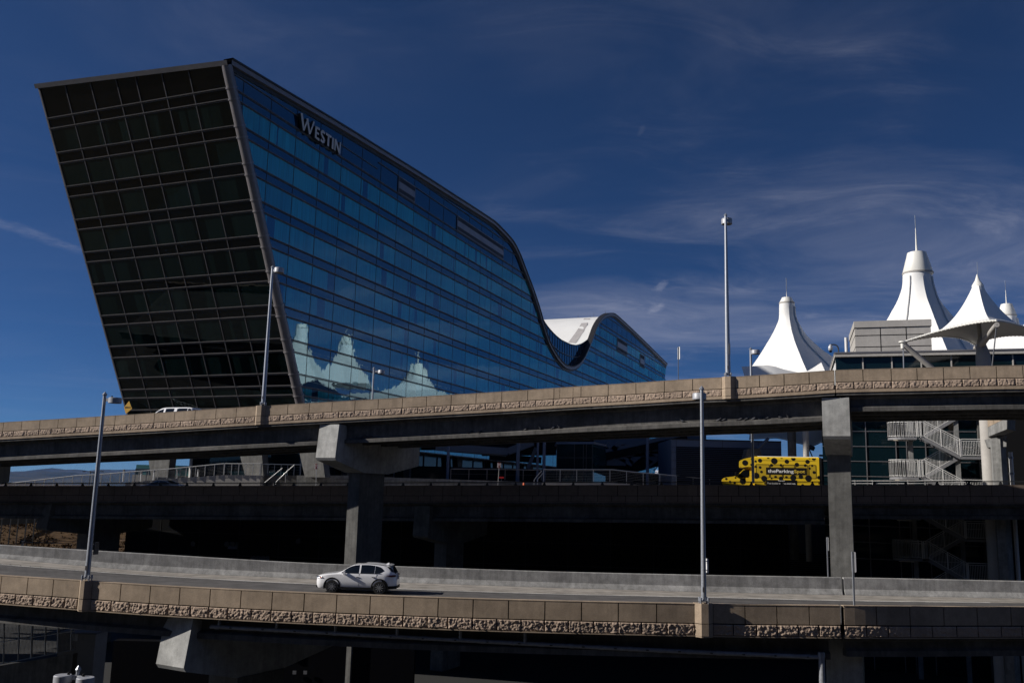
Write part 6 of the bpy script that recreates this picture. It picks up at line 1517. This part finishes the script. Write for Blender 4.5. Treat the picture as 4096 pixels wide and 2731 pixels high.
yw=thing('yard_wall',P(140,2640,YF-.4),'low concrete kerb wall under the chain link fence at the bottom left','wall')
q=[P(*zb0(-80,665),YF-.3),P(*zb0(860,508),YF-3.3)]; m=MB(); m.prism([q[0],q[1],V((q[1].x,q[1].y,GZ)),V((q[0].x,q[0].y,GZ))],(.1,.4,0)); m.build('wall_body',M['conc_dark'],yw,fix=True)
bxg=thing('equipment_cabinet',P(270,2560,68),'beige equipment cabinet behind the chain link fence, lid in the sun','cabinet')
a=P(*zb0(700,270),68); m=MB(); m.ob(V((a.x,68,GZ)),(2.6,0,0),(0,2.,0),(0,0,a.z-GZ)); m.build('cabinet_body',M['beige'],bxg); m=MB(); m.ob(V((a.x-.08,67.9,a.z)),(2.76,0,0),(0,2.2,0),(0,0,.09)); m.build('cabinet_lid',M['signgrey'],bxg); m=MB(); m.ob(P(*zb0(852,272),67.98),(.4,0,0),(0,.02,0),(0,0,-.5)); m.build('cabinet_label',M['signwhite'],bxg)
# dark service walls further back under the lower ramp
sw=thing('service_wall',P(900,2650,74),'dark blue service wall with vents under the lower ramp','wall')
m=MB(); m.ob(P(455,2560,76)*1+V((0,0,-14)),(24,0,0),(0,1,0),(0,0,14.)); m.build('wall_face',M['pitch'],sw)
m=MB(); z_=P(1175,2640,75.9).z
for i in range(6): m.ob(V((P(1168,2640,75.9).x,75.9,z_+i*.14)),(.45,0,0),(0,.06,0),(0,0,.06))
m.build('wall_vent',M['louvre'],sw)
m=MB()
for x in (1170,1213): m.ob(P(x,2695,75.85),(.28,0,0),(0,.05,0),(0,0,.26))
m.build('wall_box',M['signgrey'],sw)
for i,x in enumerate((500,508)): pass

# ------------------------------------------------------------ parking garage the photograph is taken from (unseen; built to block sky light and deepen the shade)
pg=thing('parking_garage',(0,-20,GZ),'open concrete parking garage unseen behind the camera, blocking sky light, mirrored dark in the leaning end glass','building')
m=MB()
for k in range(8):
    z=GZ+.8+k*4.3
    m.ob((-170,-60,z-.45),(330,0,0),(0,57.5,0),(0,0,.45))
m.build('floor_slab',M['conc_dark'],pg)
m=MB()
for k in range(8):
    z=GZ+.8+k*4.3
    if abs(z+1.7)>1.4 and k!=4: m.ob((-170,-2.9,z),(330,0,0),(0,.25,0),(0,0,1.05))
m.build('spandrel_beam',M['conc_dark'],pg)
m=MB()
for i in range(23): m.ob((-170+15*i-.4,-4.,GZ),(.8,0,0),(0,.9,0),(0,0,32))
m.build('garage_column',M['conc_dark'],pg)
m=MB(); m.ob((-170,-60,GZ),(330,0,0),(0,.4,0),(0,0,31)); m.build('rear_wall',M['dark'],pg)

hz=MB(); hz.cb((0,8300,(GZ-1.5+300)/2),17000,8650,(300-GZ+1.5)/2)
t=NT('haze_air'); pv_=t.n('ShaderNodeVolumePrincipled'); pv_.inputs['Color'].default_value=(.10,.36,1.,1); pv_.inputs['Density'].default_value=HAZE; pv_.inputs['Anisotropy'].default_value=.3
t.t.links.new(pv_.outputs[0],t.out.inputs['Volume'])
if HAZE>0: put(hz.build('haze',t.m),'thin blue haze fading the far mountains','haze',kind='stuff')
S.cycles.volume_bounces=0; S.cycles.volume_step_rate=4

g=thing('edge_railing',P(3620,1930,85.5),'low white double railing at the foot of the outdoor stair on the deck edge','railing')
for y in (1923,1933):
    m=MB(); m.tube([P(3400,y,85.8),P(3640,y,85.3)],.045,8); m.tube([P(3640,y,85.3),P(3860,y-4,84.8)],.045,8); m.build('rail_bar',M['stairwhite'],g,smooth=60)
for x in (3420,3490,3560,3630,3700,3770,3850):
    a=P(x,1920,85.5); m=MB(); m.bar(a,a-V((0,0,1.1)),.05); m.build('rail_post',M['stairwhite'],g)
